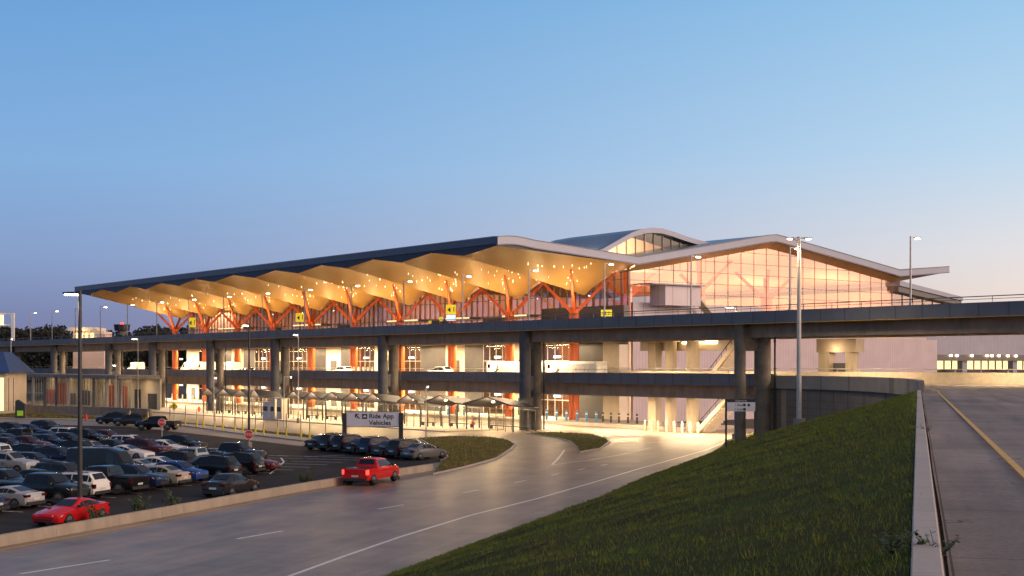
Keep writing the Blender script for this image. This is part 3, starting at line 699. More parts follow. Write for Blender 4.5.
for u0 in (-6, -20, -32):
    light('street_level_lamp', 'AREA', B(u0, 9.2, 4.5), 3900, WARM2, 10, .6, rot=rot_u)
for u in (16, 32, 50, 66):
    for v in (36, 55, 74, 91): light('hall_lamp', 'AREA', B(u, v, ztop(v)-3.2), 1700, (1, .60, .40), 6, rot=(0, 0, 0))
for u in (16, 34, 52):
    for v in (33, 55, 80): light('hall_uplight', 'AREA', B(u, v, 17), 1150, (1, .54, .30), 3, rot=(math.pi, 0, 0))
for u in range(84, 156, 14): light('hall_lamp', 'AREA', B(u, 34, 20.5), 1700, (1, .66, .40), 5, rot=(0, 0, 0))
for v_ in (22, 29, 36): light('clerestory_lamp', 'AREA', B(UC+1.2, v_, 24.5), 3600, (1, .72, .40), 4, rot=Vector((D1[0], D1[1], .25)).to_track_quat('-Z', 'Y').to_euler())
for u in np.arange(16, 156, 14): light('shop_lamp', 'AREA', B(u, 29, 5.9), 800, WARM2, 4, rot=(0, 0, 0)); light('shop_lamp', 'AREA', B(u, 29, 12.4), 800, WARM2, 4, rot=(0, 0, 0))
# ------------------------------------------------------------------ STREET LAMPS
# slim lamps on the upper parapet
lx = []; k = .680
while k < 1.75: lx.append(1000/k - 560); k += .0596
proto = None
for i, x in enumerate(lx):
    if i == 1: x = 790
    loc = B(atv(x, .55), .55, 13.2); lab = f'slim grey street lamp on the upper roadway parapet, {ORD[i]} from the right'
    if proto is None:
        t = proto = thing('street_lamp', loc, lab, 'street lamp', 'slim lamps along the upper roadway')
        m = MB(); m.tube(loc, loc + Vector((0, 0, 7.6)), .12, .08, 8); m.tube(loc, loc + Vector((0, 0, 1.2)), .19, .17, 8); m.build('pole', 'steel_light', t, smooth=40)
        m = MB(); m.beam(loc + Vector((0, 0, 7.5)), B(atv(x, .55), 1.6, 20.75), .1, .09); m.build('arm', 'steel_light', t)
        m = MB(); u = atv(x, .55); m.boxB(u-.16, u+.16, 1.2, 2.0, 20.66, 20.78); h = m.build('lamp_head', 'steel_light', t)
        m = MB(); m.boxB(u-.1, u+.1, 1.4, 1.95, 20.58, 20.655); m.build('lens', 'lamp_white', h)
    else:
        t = copy_tree(proto); t.location = loc; t['label'] = lab
def lamp(name, loc, H, arms, label, cat='street lamp', r=.12, col='steel_dark', group=None, lens='lamp_white', base=True, energy=0, head=(1.1, .4)):
    loc = Vector(loc); t = thing(name, loc, label, cat, group)
    m = MB(); m.tube(loc + Vector((0, 0, .004)), loc + Vector((0, 0, H)), r, r*.62, 12)
    m.build('pole', col, t, smooth=40)
    if base: m = MB(); m.tube(loc + Vector((0, 0, -.3)), loc + Vector((0, 0, .7)), r*2.2, r*2.2, 16); m.build('base', 'concrete', t, smooth=40)
    for ang, L in arms:
        d = Vector((math.cos(ang), math.sin(ang), 0)); s = Vector((-d.y, d.x, 0)); a = loc + Vector((0, 0, H-.12)); b = a + d*L
        m = MB(); m.beam(a, b, .09, .1); m.build('arm', col, t)
        m = MB(); m.beam(b - d*.1, b + d*head[0], head[1], .14, w2=head[1]*.7, h2=.08); hd = m.build('lamp_head', col, t)
        m = MB(); m.beam(b + d*.05 - Vector((0, 0, .11)), b + d*(head[0]-.1) - Vector((0, 0, .10)), head[1]*.8, .07, w2=head[1]*.6); m.build('lens', lens, hd)
        if energy: light('lamp_glow', 'SPOT', b + d*.5 - Vector((0, 0, .3)), energy, (1, .74, .42), .3, spot_size=math.radians(150), spot_blend=.6)
    return t
g = atz
lamp('car_park_lamp', g(80, 519), 12.7, ((math.pi*.98, .1),), 'tall dark lamp pole behind the concrete road barrier near the red coupe', r=.15, energy=900, head=(.85, .36))
lamp('car_park_lamp', g(249, 449), 12.7, ((math.pi*.9, .1),), 'dark lamp pole rising behind a stop sign at the end of the car park', r=.13, head=(.7, .35))
lamp('car_park_lamp', g(298.3, 423), 13, ((math.pi*1.0, .1),), 'grey lamp pole standing beside the pay kiosks', r=.1, col='steel_light', head=(.7, .35))
lamp('car_park_lamp', g(138, 412), 13.2, ((math.pi, .15),), 'thin lamp pole with warm head in front of the far piers', r=.09, col='steel_light', lens='lamp_warm', head=(1.0, .5))
lamp('car_park_lamp', g(116, 414), 8.5, ((math.pi, .1),), 'thin short lamp post before the flat station canopy', r=.08, col='steel_light', head=(.5, .3))
lamp('car_park_lamp', g(11, 412), 13.2, ((math.pi*.5, .1),), 'white lamp pole at the left edge before the far piers', r=.13, col='steel_light', head=(.5, .3))
lamp('road_lamp', g(736.5, 440), 15.2, ((math.pi, .35),), 'grey lamp pole with one warm head before the big pier', r=.24, col='steel_light', energy=1500)
lz = 2.9; d = 125
pm = Vector(((799-512)/F*d, d, lz))
lamp('road_lamp', pm, 17.4, ((math.pi*1.02, .62), (-.02, .62)), 'tall twin headed lamp pole standing on the grass bank', r=.25, col='steel_light', head=(.55, .42), lens='lamp_warm', energy=2500)
lamp('road_lamp', g(426, 440), 6.2, ((0, .1),), 'short slim lamp post beside the parked dark cars', r=.07, col='steel_light', base=False, head=(.3, .2))
lamp('road_lamp', g(214, 432), 7, ((0, .1),), 'short slim lamp post among the yellow sleeved posts', r=.07, col='steel_light', base=False, head=(.3, .2))
lamp('road_lamp', g(284, 428), 7, ((0, .8),), 'short lamp post with bent arm beside the white kiosks', r=.07, col='steel_light', base=False, head=(.3, .2))

# ------------------------------------------------------------------ SIGNS
# ride app sign
ca = g(342, 455); n1 = Vector((-18.4, 142, 0)); n2 = Vector((-13.05, 137.6, 0)); n1 = Vector(((344.5-512)/F*140, 140, 0)); n2 = Vector(((401-512)/F*140, 140, 0)) 
t = thing('direction_sign', n1, 'pale two-post road sign reading Ride App Vehicles with an up-left arrow', 'road sign')
for p in (n1, n2):
    m = MB(); m.box(p.x-.22, p.x+.22, p.y-.12, p.y+.12, 0, 3.55); m.build('post', 'steel_dark', t)
zt = CZ - (411.5-HZ)/F*140; zb = CZ - (427-HZ)/F*140
m = MB(); m.box(n1.x+.225, n2.x-.225, n1.y-.06, n1.y+.06, zb, zt); pan = m.build('panel', 'sign_white', t)
m = MB(); m.box(n1.x+.225, n2.x-.225, n1.y-.075, n1.y-.061, zt-.06, zt); m.box(n1.x+.225, n2.x-.225, n1.y-.075, n1.y-.061, zb, zb+.06); m.build('rim', 'steel_dark', t)
sx = 140/F
text('lettering', 'Ride App\nVehicles', 5.6*sx*1.18, ((369-512)*sx, n1.y-.075, CZ-(419.6-HZ)*sx), 0, 'black', t, off=.012)
m = MB(); px = lambda x, y: Vector(((x-512)*sx, n1.y-.085, CZ-(y-HZ)*sx))
m.extr([px(362.2, 414), px(367.2, 414), px(367.2, 418.8), px(362.2, 418.8)], (0, .018, 0)); m.build('symbol_tile', 'black', t)
m = MB(); 
def dpx(x, y, dy=-.093): return Vector(((x-512)*sx, n1.y+dy, CZ-(y-HZ)*sx))
m.extr([dpx(363.2, 417.3), dpx(363.2, 416.3), dpx(363.9, 416.0), dpx(364.3, 415.1), dpx(365.4, 415.1), dpx(365.8, 416.0), dpx(366.4, 416.3), dpx(366.4, 417.3)], (0, .006, 0)); m.build('car_symbol', 'sign_white', t)
m = MB(); m.beam(px(355.8, 414.6), px(359.6, 418.6), .11, .016, up=(0, 1, 0)); m.box(px(355.2, 0).x, px(358.8, 0).x, n1.y-.09, n1.y-.07, px(0, 414.8).z, px(0, 413.9).z); m.box(px(355.2, 0).x, px(356.1, 0).x, n1.y-.0905, n1.y-.07, px(0, 417.6).z, px(0, 414.81).z); m.build('arrow', 'black', t)
# departures style small sign by the big pier
D_ = 128; s2 = D_/F; q = lambda x, y, dy=0: Vector(((x-512)*s2, D_+dy, CZ-(y-HZ)*s2))
t = thing('direction_sign', (q(726, 0).x, D_, 0), 'small sign with black header and grey panel before the big pier', 'road sign')
m = MB(); b = q(726, 444); m.box(b.x-.09, b.x+.09, D_-.07, D_+.07, 0, q(0, 398.6).z); b = q(754.6, 0); m.box(b.x-.05, b.x+.05, D_-.05, D_+.05, .6, q(0, 398.6).z); m.build('post', 'steel_dark', t)
def plate(x0, x1, y0, y1, name, mt, dy0, dy1):
    a, b = q(x0, y1), q(x1, y0); mm = MB(); mm.box(a.x, b.x, D_+dy0, D_+dy1, a.z, b.z); return mm.build(name, mt, t)
plate(727, 755, 399, 402.2, 'header', 'black', -.12, -.071); plate(727, 755, 402.25, 411.3, 'panel', 'sign_white', -.12, -.071)
text('lettering', 'Departures', 2.5*s2, q(741, 400.7, -.13), 0, 'sign_white', t, align='CENTER')
text('lettering', '1 Short', 3.4*s2, q(734.2, 405.0, -.13), 0, 'black', t); text('lettering', '1 Lower', 3.4*s2, q(734.2, 409.2, -.13), 0, 'black', t)
for x, y in ((743, 403.6), (747.4, 403.8), (743, 408.0)): plate(x, x+2.4 if y < 408 or 1 else x, y, y+2.5, 'symbol_tile', 'black', -.13, -.121)
def disc_sign(name, px_, py_, base_y, sides, rad, face, label, rot=0, h=None, letters=None):
    p = g(px_, base_y); sc = p.y/F; z = CZ-(py_-HZ)*sc
    t = thing(name, p, label, 'road sign'); m = MB(); m.tube(p, (p.x, p.y, z+rad*.9), .045, n=6); m.build('post', 'steel_light', t)
    def ngon(r, y, th, nm, mt):
        mm = MB(); mm.extr([(p.x + r*math.cos(2*math.pi*(k+rot)/sides), y, z + r*math.sin(2*math.pi*(k+rot)/sides)) for k in range(sides)], (0, th, 0)); mm.build(nm, mt, t)
    ngon(rad, p.y-.08, .03, 'plate', 'white_paint' if face == 'red_paint' else 'black'); ngon(rad*.92, p.y-.09, .009, 'face', face)
    if letters: text('lettering', letters, rad*.72, (p.x, p.y-.1, z), 0, 'white_paint' if face == 'red_paint' else 'black', t, align='CENTER')
    return t
disc_sign('stop_sign', 162, 422.5, 437, 8, .48, 'red_paint', 'red stop sign beside the black pickup in the far lane', .5, letters='STOP')
disc_sign('stop_sign', 249, 434.6, 449.4, 8, .48, 'red_paint', 'red stop sign in front of the dark lamp pole', .5, letters='STOP')
t = disc_sign('warning_sign', 174, 406.5, 420, 4, .62, 'sign_yellow_matte' if 'sign_yellow_matte' in MATS else 'yellow_paint', 'yellow diamond warning sign beside the row of posts', 0)
p = WPOS[t]; z = CZ-(406.5-HZ)*p.y/F; m = MB(); m.box(p.x-.06, p.x+.06, p.y-.1, p.y-.092, z-.26, z+.1); m.extr([(p.x-.17, p.y-.1, z+.08), (p.x+.17, p.y-.1, z+.08), (p.x, p.y-.1, z+.32)], (0, .008, 0)); m.build('symbol', 'black', t)
# lit yellow wayfinding signs on the upper deck
for x, y, w, h, lab in ((451, 309.5, 1.6, 1.5, 'lit yellow wayfinding sign above a small blue panel by the third tree column'), (300, 317.5, 1.6, 1.6, 'lit yellow wayfinding sign between the middle tree columns'), (192, 322.5, 1.5, 2.0, 'lit yellow wayfinding sign under the far end of the canopy'), (606.5, 313, 1.5, .9, 'lit yellow sign with dark triangle near the gable end')):
    v = 15.0; u = atv(x, v); c = B(u, v); sc = c.y/F; z = CZ-(y-HZ)*sc
    t = thing('wayfinding_sign', (c.x, c.y, 13.2), lab, 'sign', 'lit yellow signs on the upper roadway')
    m = MB(); m.tube((c.x, c.y+.1, 13.2), (c.x, c.y+.1, z), .08, n=6); m.build('post', 'steel_dark', t)
    m = MB(); m.box(c.x-w/2, c.x+w/2, c.y-.05, c.y+.05, z-h/2, z+h/2); m.build('panel', 'sign_yellow', t)
    m = MB(); m.extr([(c.x-w*.36, c.y-.07, z-.05*h), (c.x-w*.05, c.y-.07, z-.3*h), (c.x-w*.05, c.y-.07, z+.25*h)], (0, .015, 0)); m.build('arrow', 'black', t)
    text('lettering', '1', h*.75, (c.x+w*.1, c.y-.07, z), 0, 'black', t)
    if y < 312: m = MB(); m.box(c.x-w*.45, c.x+w*.45, c.y-.04, c.y+.04, z-h/2-1.0, z-h/2-.1); m.build('lower_panel', 'sign_cool', t)
for x, y, lab in ((430, 322, 'small round yellow lit sign by the second lamp bay'), (441, 319, 'larger yellow lit sign with a hook mark beside the small one')):
    v = 9; u = atv(x, v); c = B(u, v); z = CZ-(y-HZ)*c.y/F; t = thing('wayfinding_sign', (c.x, c.y, 13.2), lab, 'sign', 'lit yellow signs on the upper roadway')
    m = MB(); m.tube((c.x, c.y+.06, 13.2), (c.x, c.y+.06, z), .05, n=6); m.build('post', 'steel_dark', t)
    r = .26 if x < 435 else .36; m = MB(); m.extr([(c.x+r*math.cos(a*math.pi/6), c.y-.04, z+r*math.sin(a*math.pi/6)) for a in range(12)], (0, .08, 0)); m.build('panel', 'sign_yellow', t)
# gantry at far left
v = 1.2; u = atv(13, v); c = B(u, v); sc = c.y/F
t = thing('sign_gantry', (c.x, c.y, 13.2), 'white lit overhead sign gantry on the upper roadway at the left edge', 'sign gantry')
m = MB(); m.box(c.x-.35, c.x+.35, c.y-.3, c.y+.3, 13.2, CZ+(HZ-313)*sc); m.build('post', 'white_paint', t)
m = MB()
for y in (313.8, 325): m.box(c.x-14, c.x-.36, c.y-.2, c.y+.2, CZ+(HZ-y)*sc-.15, CZ+(HZ-y)*sc+.2)
m.build('truss', 'white_paint', t)
m = MB(); m.box(c.x-10, c.x-2.2, c.y-.5, c.y-.22, CZ+(HZ-325)*sc, CZ+(HZ-315)*sc); m.build('panel', 'window_lit', t)

# ------------------------------------------------------------------ POSTS, BOLLARDS, HYDRANTS
posts = [(130, 419), (148, 420.5), (170, 424), (185.5, 426), (196.8, 428), (203.6, 429), (215, 430.8), (222.7, 431.6), (235, 432.6), (242.7, 433.6), (255.5, 435.2), (263.7, 436.2), (277.5, 437.6), (286.3, 438.4), (300.8, 440), (309.6, 440.6), (325.6, 441.6)]
proto = None
for i, (x, y) in enumerate(posts):
    p = g(x, y-1.2, .13); lab = f'thin post with yellow sleeve along the pavement edge, {ORD[i]} from its far end'
    if proto is None:
        t = proto = thing('sleeved_post', p, lab, 'post', 'yellow sleeved posts along the car park pavement')
        m = MB(); m.tube(p, p + Vector((0, 0, 2.75)), .05, n=8); m.build('post', 'steel', t)
        m = MB(); m.tube(p, p + Vector((0, 0, 1.1)), .10, n=10); m.build('sleeve', 'yellow_paint', t)
    else:
        t = copy_tree(proto); t.location = p; t['label'] = lab
def bollard_row(xs, v, z, h, r, mt, name, lab, grp, cap=None):
    pr = None
    for i, x in enumerate(xs):
        p = B(atv(x, v), v, z); l = lab.format(ORD[i])
        if pr is None:
            t = pr = thing('bollard', p, l, 'bollard', grp); m = MB(); m.tube(p, p + Vector((0, 0, h)), r, n=12); m.tube(p + Vector((0, 0, h)), p + Vector((0, 0, h+r*.6)), r, r*.4, 12); m.build('post', mt, t, smooth=40)
            m = MB(); m.tube(p + Vector((0, 0, h*.72)), p + Vector((0, 0, h*.82)), r*1.06, n=12); m.build('band', 'white_paint', t)
        else: t = copy_tree(pr); t.location = p; t['label'] = l
bollard_row((546.6, 556.5, 566.4, 577, 586.5, 596.4), 17, .45, 1.45, .17, 'blue_paint', 'b', 'blue bollard in front of the terminal glass, {} from the pier', 'blue bollards at the kerb')
bollard_row((440, 448, 456, 464), 17, .45, 1.45, .17, 'blue_paint', 'b', 'blue bollard behind the glass shelters, {} from the left', 'blue bollards behind the shelters')
bollard_row((603, 611, 619, 628, 637), 18, .45, 1.3, .14, 'steel_dark', 'b', 'dark bollard before the terminal glass, {} along its row', 'dark bollards at the kerb')
bollard_row((645, 651.5, 658, 666, 674, 682, 690, 698), 11, 0, 1.35, .16, 'stair_concrete', 'b', 'pale concrete bollard before the stairs, {} from the left', 'pale bollards by the stairs')
bollard_row([172 + 5.2*i for i in range(12)], 16.5, .45, 1.5, .14, 'cream', 'b', 'pale post at the lower kerb between the far piers, {} from the left', 'pale posts at the lower kerb')
bollard_row([340 + 4.6*i for i in range(8)], 13.5, 6.5, 1.5, .16, 'cream', 'b', 'pale bollard on the middle roadway, {} from the left', 'pale bollards on the middle roadway')
for x, y, lab in ((199, 412.5, 'red fire hydrant by the kerb before the far piers'), (473, 428.5, 'red fire hydrant by the kerb in front of the glass shelters'), (86, 421, 'red fire hydrant on the verge behind the car park')):
    p = g(x, y); t = thing('fire_hydrant', p, lab, 'fire hydrant')
    m = MB(); m.tube(p, p + Vector((0, 0, .12)), .24, n=12); m.tube(p + Vector((0, 0, .12)), p + Vector((0, 0, .8)), .17, n=12); m.tube(p + Vector((0, 0, .8)), p + Vector((0, 0, .9)), .23, n=12); m.tube(p + Vector((0, 0, .9)), p + Vector((0, 0, 1.1)), .19, .05, 12); m.build('barrel', 'red_paint', t, smooth=40)
    m = MB(); m.tube(p + Vector((-.32, 0, .62)), p + Vector((.32, 0, .62)), .09, n=10); m.tube(p + Vector((0, -.3, .58)), p + Vector((0, 0, .58)), .11, n=10); m.build('outlet', 'red_paint', t)

# low concrete barrier beside the lower road
bl_ = [R(-95, -.3), R(-40, -.3)] + [atz(x, y) + RQ*-.35 for x, y in ((0, 547), (130, 524), (240, 503), (320, 488.5), (380, 479), (435, 470.5))]
bl_ = resample(bl_, 17)
t = thing('concrete_barrier', bl_[8], 'long low concrete barrier between the car park and the lower road', 'barrier')
for i in range(0, 16):
    a, b = bl_[i], bl_[i+1]; d = (b-a).normalized(); n = Vector((-d.y, d.x, 0)); a, b = a + d*.008, b - d*.008
    m = MB(); P = lambda c, s, z: c + n*s + Vector((0, 0, z))
    m.hexa([P(a, -.22, 0), P(a, .22, 0), P(b, .22, 0), P(b, -.22, 0), P(a, -.15, .52), P(a, .15, .52), P(b, .15, .52), P(b, -.15, .52)])
    m.build('segment', 'concrete_warm', t)
rs = random.Random(5)                      # scrub behind the barrier
t = None
for k, (s, n_) in enumerate(((9, 3), (13, 4), (16.5, 3), (33, 3))):
    p = R(s, -1.25); t = thing('shrub', p, ['low shrub behind the barrier beside the red coupe', 'low shrub behind the barrier past the tall lamp pole', 'sparse shrub behind the barrier before the white hatchback', 'small shrub behind the barrier by the black sedan'][k], 'shrub', 'shrubs behind the road barrier')
    m = MB(); w = MB()
    for _ in range(5*n_):
        a = rs.uniform(0, 6.28); tip = p + Vector((math.cos(a)*rs.uniform(.2, .7), math.sin(a)*rs.uniform(.2, .7), rs.uniform(.5, 1.25))); w.tube(p, tip, .012, .006, 4)
        for q_ in range(22):
            c = p.lerp(tip, rs.uniform(.3, 1)) + Vector((rs.uniform(-.12, .12), rs.uniform(-.12, .12), rs.uniform(-.1, .1))); d = Vector((rs.uniform(-1, 1), rs.uniform(-1, 1), rs.uniform(-1, 1))).normalized()*.09; e = d.orthogonal().normalized()*.04
            m.add([c-d, c+e, c+d, c-e], [(0, 1, 2, 3)])
    w.build('stem', 'bark', t); m.build('foliage', 'weed', t)

# ------------------------------------------------------------------ SHELTERS
def shelter(x0, x1, v0, v1, label, y0=None):
    ua, ub = atv(x1, v0), atv(x0, v0); c = B((ua+ub)/2, v0, .14)
    t = thing('glass_shelter', c, label, 'shelter', 'lit glass waiting shelters with folded roofs')
    zl, zh = 3.35, 4.35; um = ua + (ub-ua)*.5
    m = MB()
    for p, q, zp, zq in ((ua, um, zl, zh), (um, ub, zh, zl)):
        m.hexa([B(p, v0-.5, zp), B(p, v1+.5, zp-.5), B(q, v1+.5, zq-.5), B(q, v0-.5, zq), B(p, v0-.5, zp+.16), B(p, v1+.5, zp-.34), B(q, v1+.5, zq-.34), B(q, v0-.5, zq+.16)])
    m.build('roof', 'shelter_roof', t)
    for u in (ua+.15, ub-.15):
        for v in (v0, v1):
            m = MB(); m.boxB(u-.07, u+.07, v-.07, v+.07, .14, zl-.1 - (.5 if v == v1 else 0)); m.build('post', 'steel_dark', t)
    m = MB(); m.boxB(ua+.3, ub-.3, v1-.03, v1+.03, .7, 2.7); m.boxB(ua+.3, ub-.3, v0-.03, v0+.03, .75, 1.9); gp = m.build('glass_panel', 'shelter_glass', t)
    m = MB(); n = max(2, int((ub-ua)/1.5))
    for i in range(1, n): u = ua + (ub-ua)*i/n; m.boxB(u-.035, u+.035, v0-.034, v0+.034, .14, 2.0); m.boxB(u-.035, u+.035, v1-.04, v1+.04, .14, 2.75)
    m.boxB(ua+.2, ub-.2, v0-.03, v0+.03, 2.0, 2.06); m.boxB(ua+.2, ub-.2, v1-.03, v1+.03, 2.75, 2.81)
    m.build('glazing_bars', 'steel', gp)
    m = MB(); m.boxB(ua+1, ub-1, v1-.7, v1-.2, .55, .65); m.boxB(ua+1.2, ua+1.4, v1-.6, v1-.3, .14, .55); m.boxB(ub-1.4, ub-1.2, v1-.6, v1-.3, .14, .55); m.build('bench', 'steel_dark', t)
    for u in (um,):
        for v in (v0+.6,):
            m = MB(); m.tube(B(u, v, zh-.65), B(u, v, zh-.45), .2, .12, 10); m.build('lamp', 'lamp_warm', t)
            light('shelter_lamp', 'POINT', B(u, v, zh-.95), 1700, (1, .66, .30), .15)
    return t
sh = [(203, 217), (219, 233), (235, 250), (252, 262), (288, 304), (306, 323), (325, 343), (345, 364), (366, 385), (400, 421)]
for i, (a, b) in enumerate(sh): shelter(a, b, -6.2, -2.8, f'lit glass shelter with grey folded roof, {ORD[i]} from the far pier end')
shelter(427, 458, -5.2, -1.6, 'larger glass shelter with folded roof left of the near pier'); shelter(466, 514, -5.2, -1.6, 'largest glass shelter with folded roof touching the near pier')
for i, (x0, x1) in enumerate(((265.5, 271), (273, 277.5), (279.5, 284.5))):
    v = -8.5; u0_, u1_ = atv(x1, v), atv(x0, v); t = thing('pay_kiosk', B((u0_+u1_)/2, v, .14), ['grey pay kiosk nearest the far piers', 'cream narrow pay kiosk in the middle of three', 'white pay kiosk nearest the grey lamp pole'][i], 'kiosk', 'pay kiosks by the shelters')
    m = MB(); m.boxB(u0_, u1_, v-.5, v+.5, .14, 3.2 if i else 2.6); m.build('body', ('sign_white', 'kiosk', 'kiosk')[i], t, bevel=.03)
    m = MB(); m.boxB(u0_+.2, u1_-.2, v-.54, v-.505, 1.3, 2.0); m.build('screen', 'black', t)
    m = MB(); m.boxB(u0_-.1, u1_+.1, v-.7, v+.6, 3.205 if i else 2.605, 3.35 if i else 2.75); m.build('cap', 'steel_light', t)
# flat station canopy and glass hall at the left
va, vb2 = -14, -6; u0_, u1_ = atv(118, va), atv(8, va)
t = thing('station_canopy', B((u0_+u1_)/2, va, 0), 'long flat grey station canopy over glass screens before the far piers', 'canopy')
m = MB(); m.boxB(u0_, u1_, va, vb2, 5.9, 6.5); m.build('roof', 'concrete', t)
n = 9
for i in range(n+1): u = u0_ + .5 + (u1_-u0_-1)*i/n; m = MB(); m.boxB(u-.2, u+.2, va+.6, va+1, 0, 5.9); m.build('column', 'cream' if i % 3 == 1 else 'steel', t)
m = MB(); m.boxB(u0_, u1_, va+2.5, va+2.56, .3, 5.2); gp = m.build('glass_screen', 'shelter_glass', t)
m = MB()
for i in range(40): u = u0_ + (u1_-u0_)*i/40; m.boxB(u-.05, u+.05, va+2.4, va+2.49, 0, 5.9)
m.build('glazing_bars', 'steel_light', gp)
m = MB(); m.boxB(u0_, u1_, vb2, vb2+.3, 0, 5.85)
m.build('rear_wall', 'cream', t)
for i in range(6): u = u0_ + (u1_-u0_)*(i+.5)/6; light('station_lamp', 'AREA', B(u, va+5, 5.8), 220, WARM2, 3, rot=(0, 0, 0))
rs = random.Random(9)
for i in range(9):
    u = u0_ + (u1_-u0_)*(i+.5)/9; m = MB(); w = rs.uniform(1, 3); m.boxB(u-w, u+w, vb2-.12, vb2-.01, .2, rs.uniform(2.2, 4.5)); m.build('wall_panel', ('orange_steel', 'grey_panel', 'dark_panel', 'kiosk', 'steel')[rs.randrange(5)], t)
lw = Pz(((-30, 412), (40, 413.5), (100, 415), (150, 417.5)))
t = thing('planter_wall', lw[1], 'long low brown concrete wall in front of the flat station canopy', 'wall')
m = MB(); m.wall(lw, 0, .4, 0, 1.25); m.build('base', 'girder', t); m = MB(); m.wall(lw, -.05, .45, 1.252, 1.36); m.build('coping', 'concrete', t)
# blue roofed building at the left edge
d = 232; P3 = lambda x, y, dd=0: Vector(((x-512)/F*(d+dd), d+dd, CZ-(y-HZ)*(d+dd)/F))
t = thing('ticket_building', (P3(-20, 0).x, d, 0), 'small building with blue sloping roof and lit windows at the left edge', 'building')
a, b = P3(-70, 0).x, P3(5.5, 0).x
m = MB(); m.box(a, b, d, d+10, 0, 7); m.build('wall', 'cream', t)
m = MB(); q0 = P3(13, 373); m.hexa([(a-1, d-1.5, 7.05), (q0.x, d-1.5, 7.05), (q0.x, d+11, 7.05), (a-1, d+11, 7.05), (a-1, d+3, 10.6), (P3(-3, 0).x, d+3, 10.6), (P3(-3, 0).x, d+7, 10.6), (a-1, d+7, 10.6)]); m.build('roof', 'blue_roof', t)
m = MB(); m.box(P3(-5, 0).x, P3(4.4, 0).x, d-.1, d-.005, .6, 6.2); w_ = m.build('window', 'window_lit', t)
m = MB()
for i in range(5): x = P3(-5, 0).x + i*.8; m.box(x-.04, x+.04, d-.16, d-.101, .6, 6.2)
m.build('window_bars', 'steel_dark', w_)
p = g(20, 419); t = thing('ticket_machine', p, 'dark machine with green lit screen at the far edge of the car park', 'ticket machine')
m = MB(); m.extr([p + Vector((-.75, 0, 0)), p + Vector((.75, 0, 0)), p + Vector((.75, 0, 2.2)), p + Vector((-.4, 0, 3.0)), p + Vector((-.75, 0, 2.8))], (0, .8, 0)); m.build('body', 'steel_dark', t)
m = MB(); m.box(p.x-.45, p.x+.5, p.y-.05, p.y-.003, .5, 1.3); MATS['screen_green'] = mat('screen_green', (.2, .35, .02), emit=.4, noise=0); m.build('screen', 'screen_green', t)
# a lit pavilion and covered walkway beyond the deck
v = 40; u = atv(88, v); c = B(u, v); sc = c.y/F; Zp = lambda y: CZ+(HZ-y)*sc; X = lambda x: (x-512)*sc
t = thing('pavilion', (c.x, c.y, 0), 'small lit pavilion with flat roof beyond the far end of the upper roadway', 'building')
m = MB(); m.box(X(73), X(104), c.y, c.y+8, 0, Zp(331.5)); m.build('wall', 'interior_wall', t)
m = MB(); m.box(X(70), X(97), c.y-2, c.y+9, Zp(331), Zp(327.5)); m.build('roof', 'cream', t)
m = MB(); 
for x in (74, 79, 84, 89, 95): m.box(X(x), X(x)+.5, c.y-1, c.y-.5, Zp(340), Zp(331.05))
m.build('column', 'cream', t)
m = MB(); m.box(X(75), X(95), c.y-.3, c.y-.01, Zp(340), Zp(333)); m.build('window', 'window_lit', t)
m = MB(); m.beam((X(96), c.y-3, Zp(329.8)), (X(108), c.y-3, Zp(337.5)), 1.2, 1.3); m.build('stair_tube', 'kiosk', t)
light('pavilion_lamp', 'POINT', (X(85), c.y-4, Zp(334)), 500, WARM2, .5)

# ------------------------------------------------------------------ STAIRS AND CREAM COLUMNS AT THE GABLE END
for i, (x, w) in enumerate(((655, .75), (671, .75), (693, .85))):
    u = atv(x, 15); t = thing('concrete_column', B(u, 15, 0), ['cream concrete column left of the stairs with a niche', 'cream round column between two others by the stairs', 'thick cream round column beside the stairs'][i], 'column', 'cream columns by the outside stairs')
    m = MB()
    if i == 0: m.boxB(u-.7, u+.7, 14.4, 15.6, 0, 11.4)
    else: m.tube(B(u, 15, 0), B(u, 15, 11.4), w, n=24)
    m.build('shaft', 'concrete_warm', t, smooth=40)
    m = MB(); m.boxB(u-1.3, u+1.3, 14.0, 16, 11.41, 12.9); m.build('cap', 'cream', t)
u0_, u1_ = atv(740, 17), atv(645, 17)
t = thing('landing_slab', B((u0_+u1_)/2, 17, 0), 'cream landing beam spanning the columns above the middle roadway', 'landing')
m = MB(); m.boxB(u0_, u1_, 16.1, 18, 10.3, 12.2); m.build('beam', 'cream', t)
m = MB(); m.boxB(u0_+3, u0_+9, 16.0, 16.09, 11.2, 11.5); m.build('light_strip', 'lamp_warm', t)
def stairs(x0, x1, v, z0, z1, label):
    ua, ub = atv(x0, v), atv(x1, v); n = 18; t = thing('staircase', B(ua, v, z0), label, 'stairs', 'outside stairs at the gable end')
    m = MB()
    for k in range(n): a, b = ua + (ub-ua)*k/n, ua + (ub-ua)*(k+1)/n; m.boxB(min(a, b), max(a, b), v, v+2.4, z0 + (z1-z0)*k/n - .25, z0 + (z1-z0)*(k+1)/n)
    m.build('steps', 'stair_concrete', t)
    for vv_ in (v-.15, v+2.42):
        m = MB(); m.beam(B(ua, vv_, z0+.1), B(ub, vv_, z1+.1), .12, .55); m.build('stringer', 'cream', t)
        m = MB(); m.beam(B(ua, vv_, z0+1.1), B(ub, vv_, z1+1.1), .07, .07)
        for k in range(8): s = k/7; p = B(ua+(ub-ua)*s, vv_, z0+.1+(z1-z0)*s); m.tube(p, p + Vector((0, 0, 1)), .03, n=5)
        m.build('handrail', 'steel_dark', t)
stairs(698, 742, 14.5, 0, 6.3, 'lower outside stairs rising to the right under the middle roadway')
stairs(708, 742, 14.5, 6.5, 12, 'upper outside stairs rising to the right above the middle roadway')
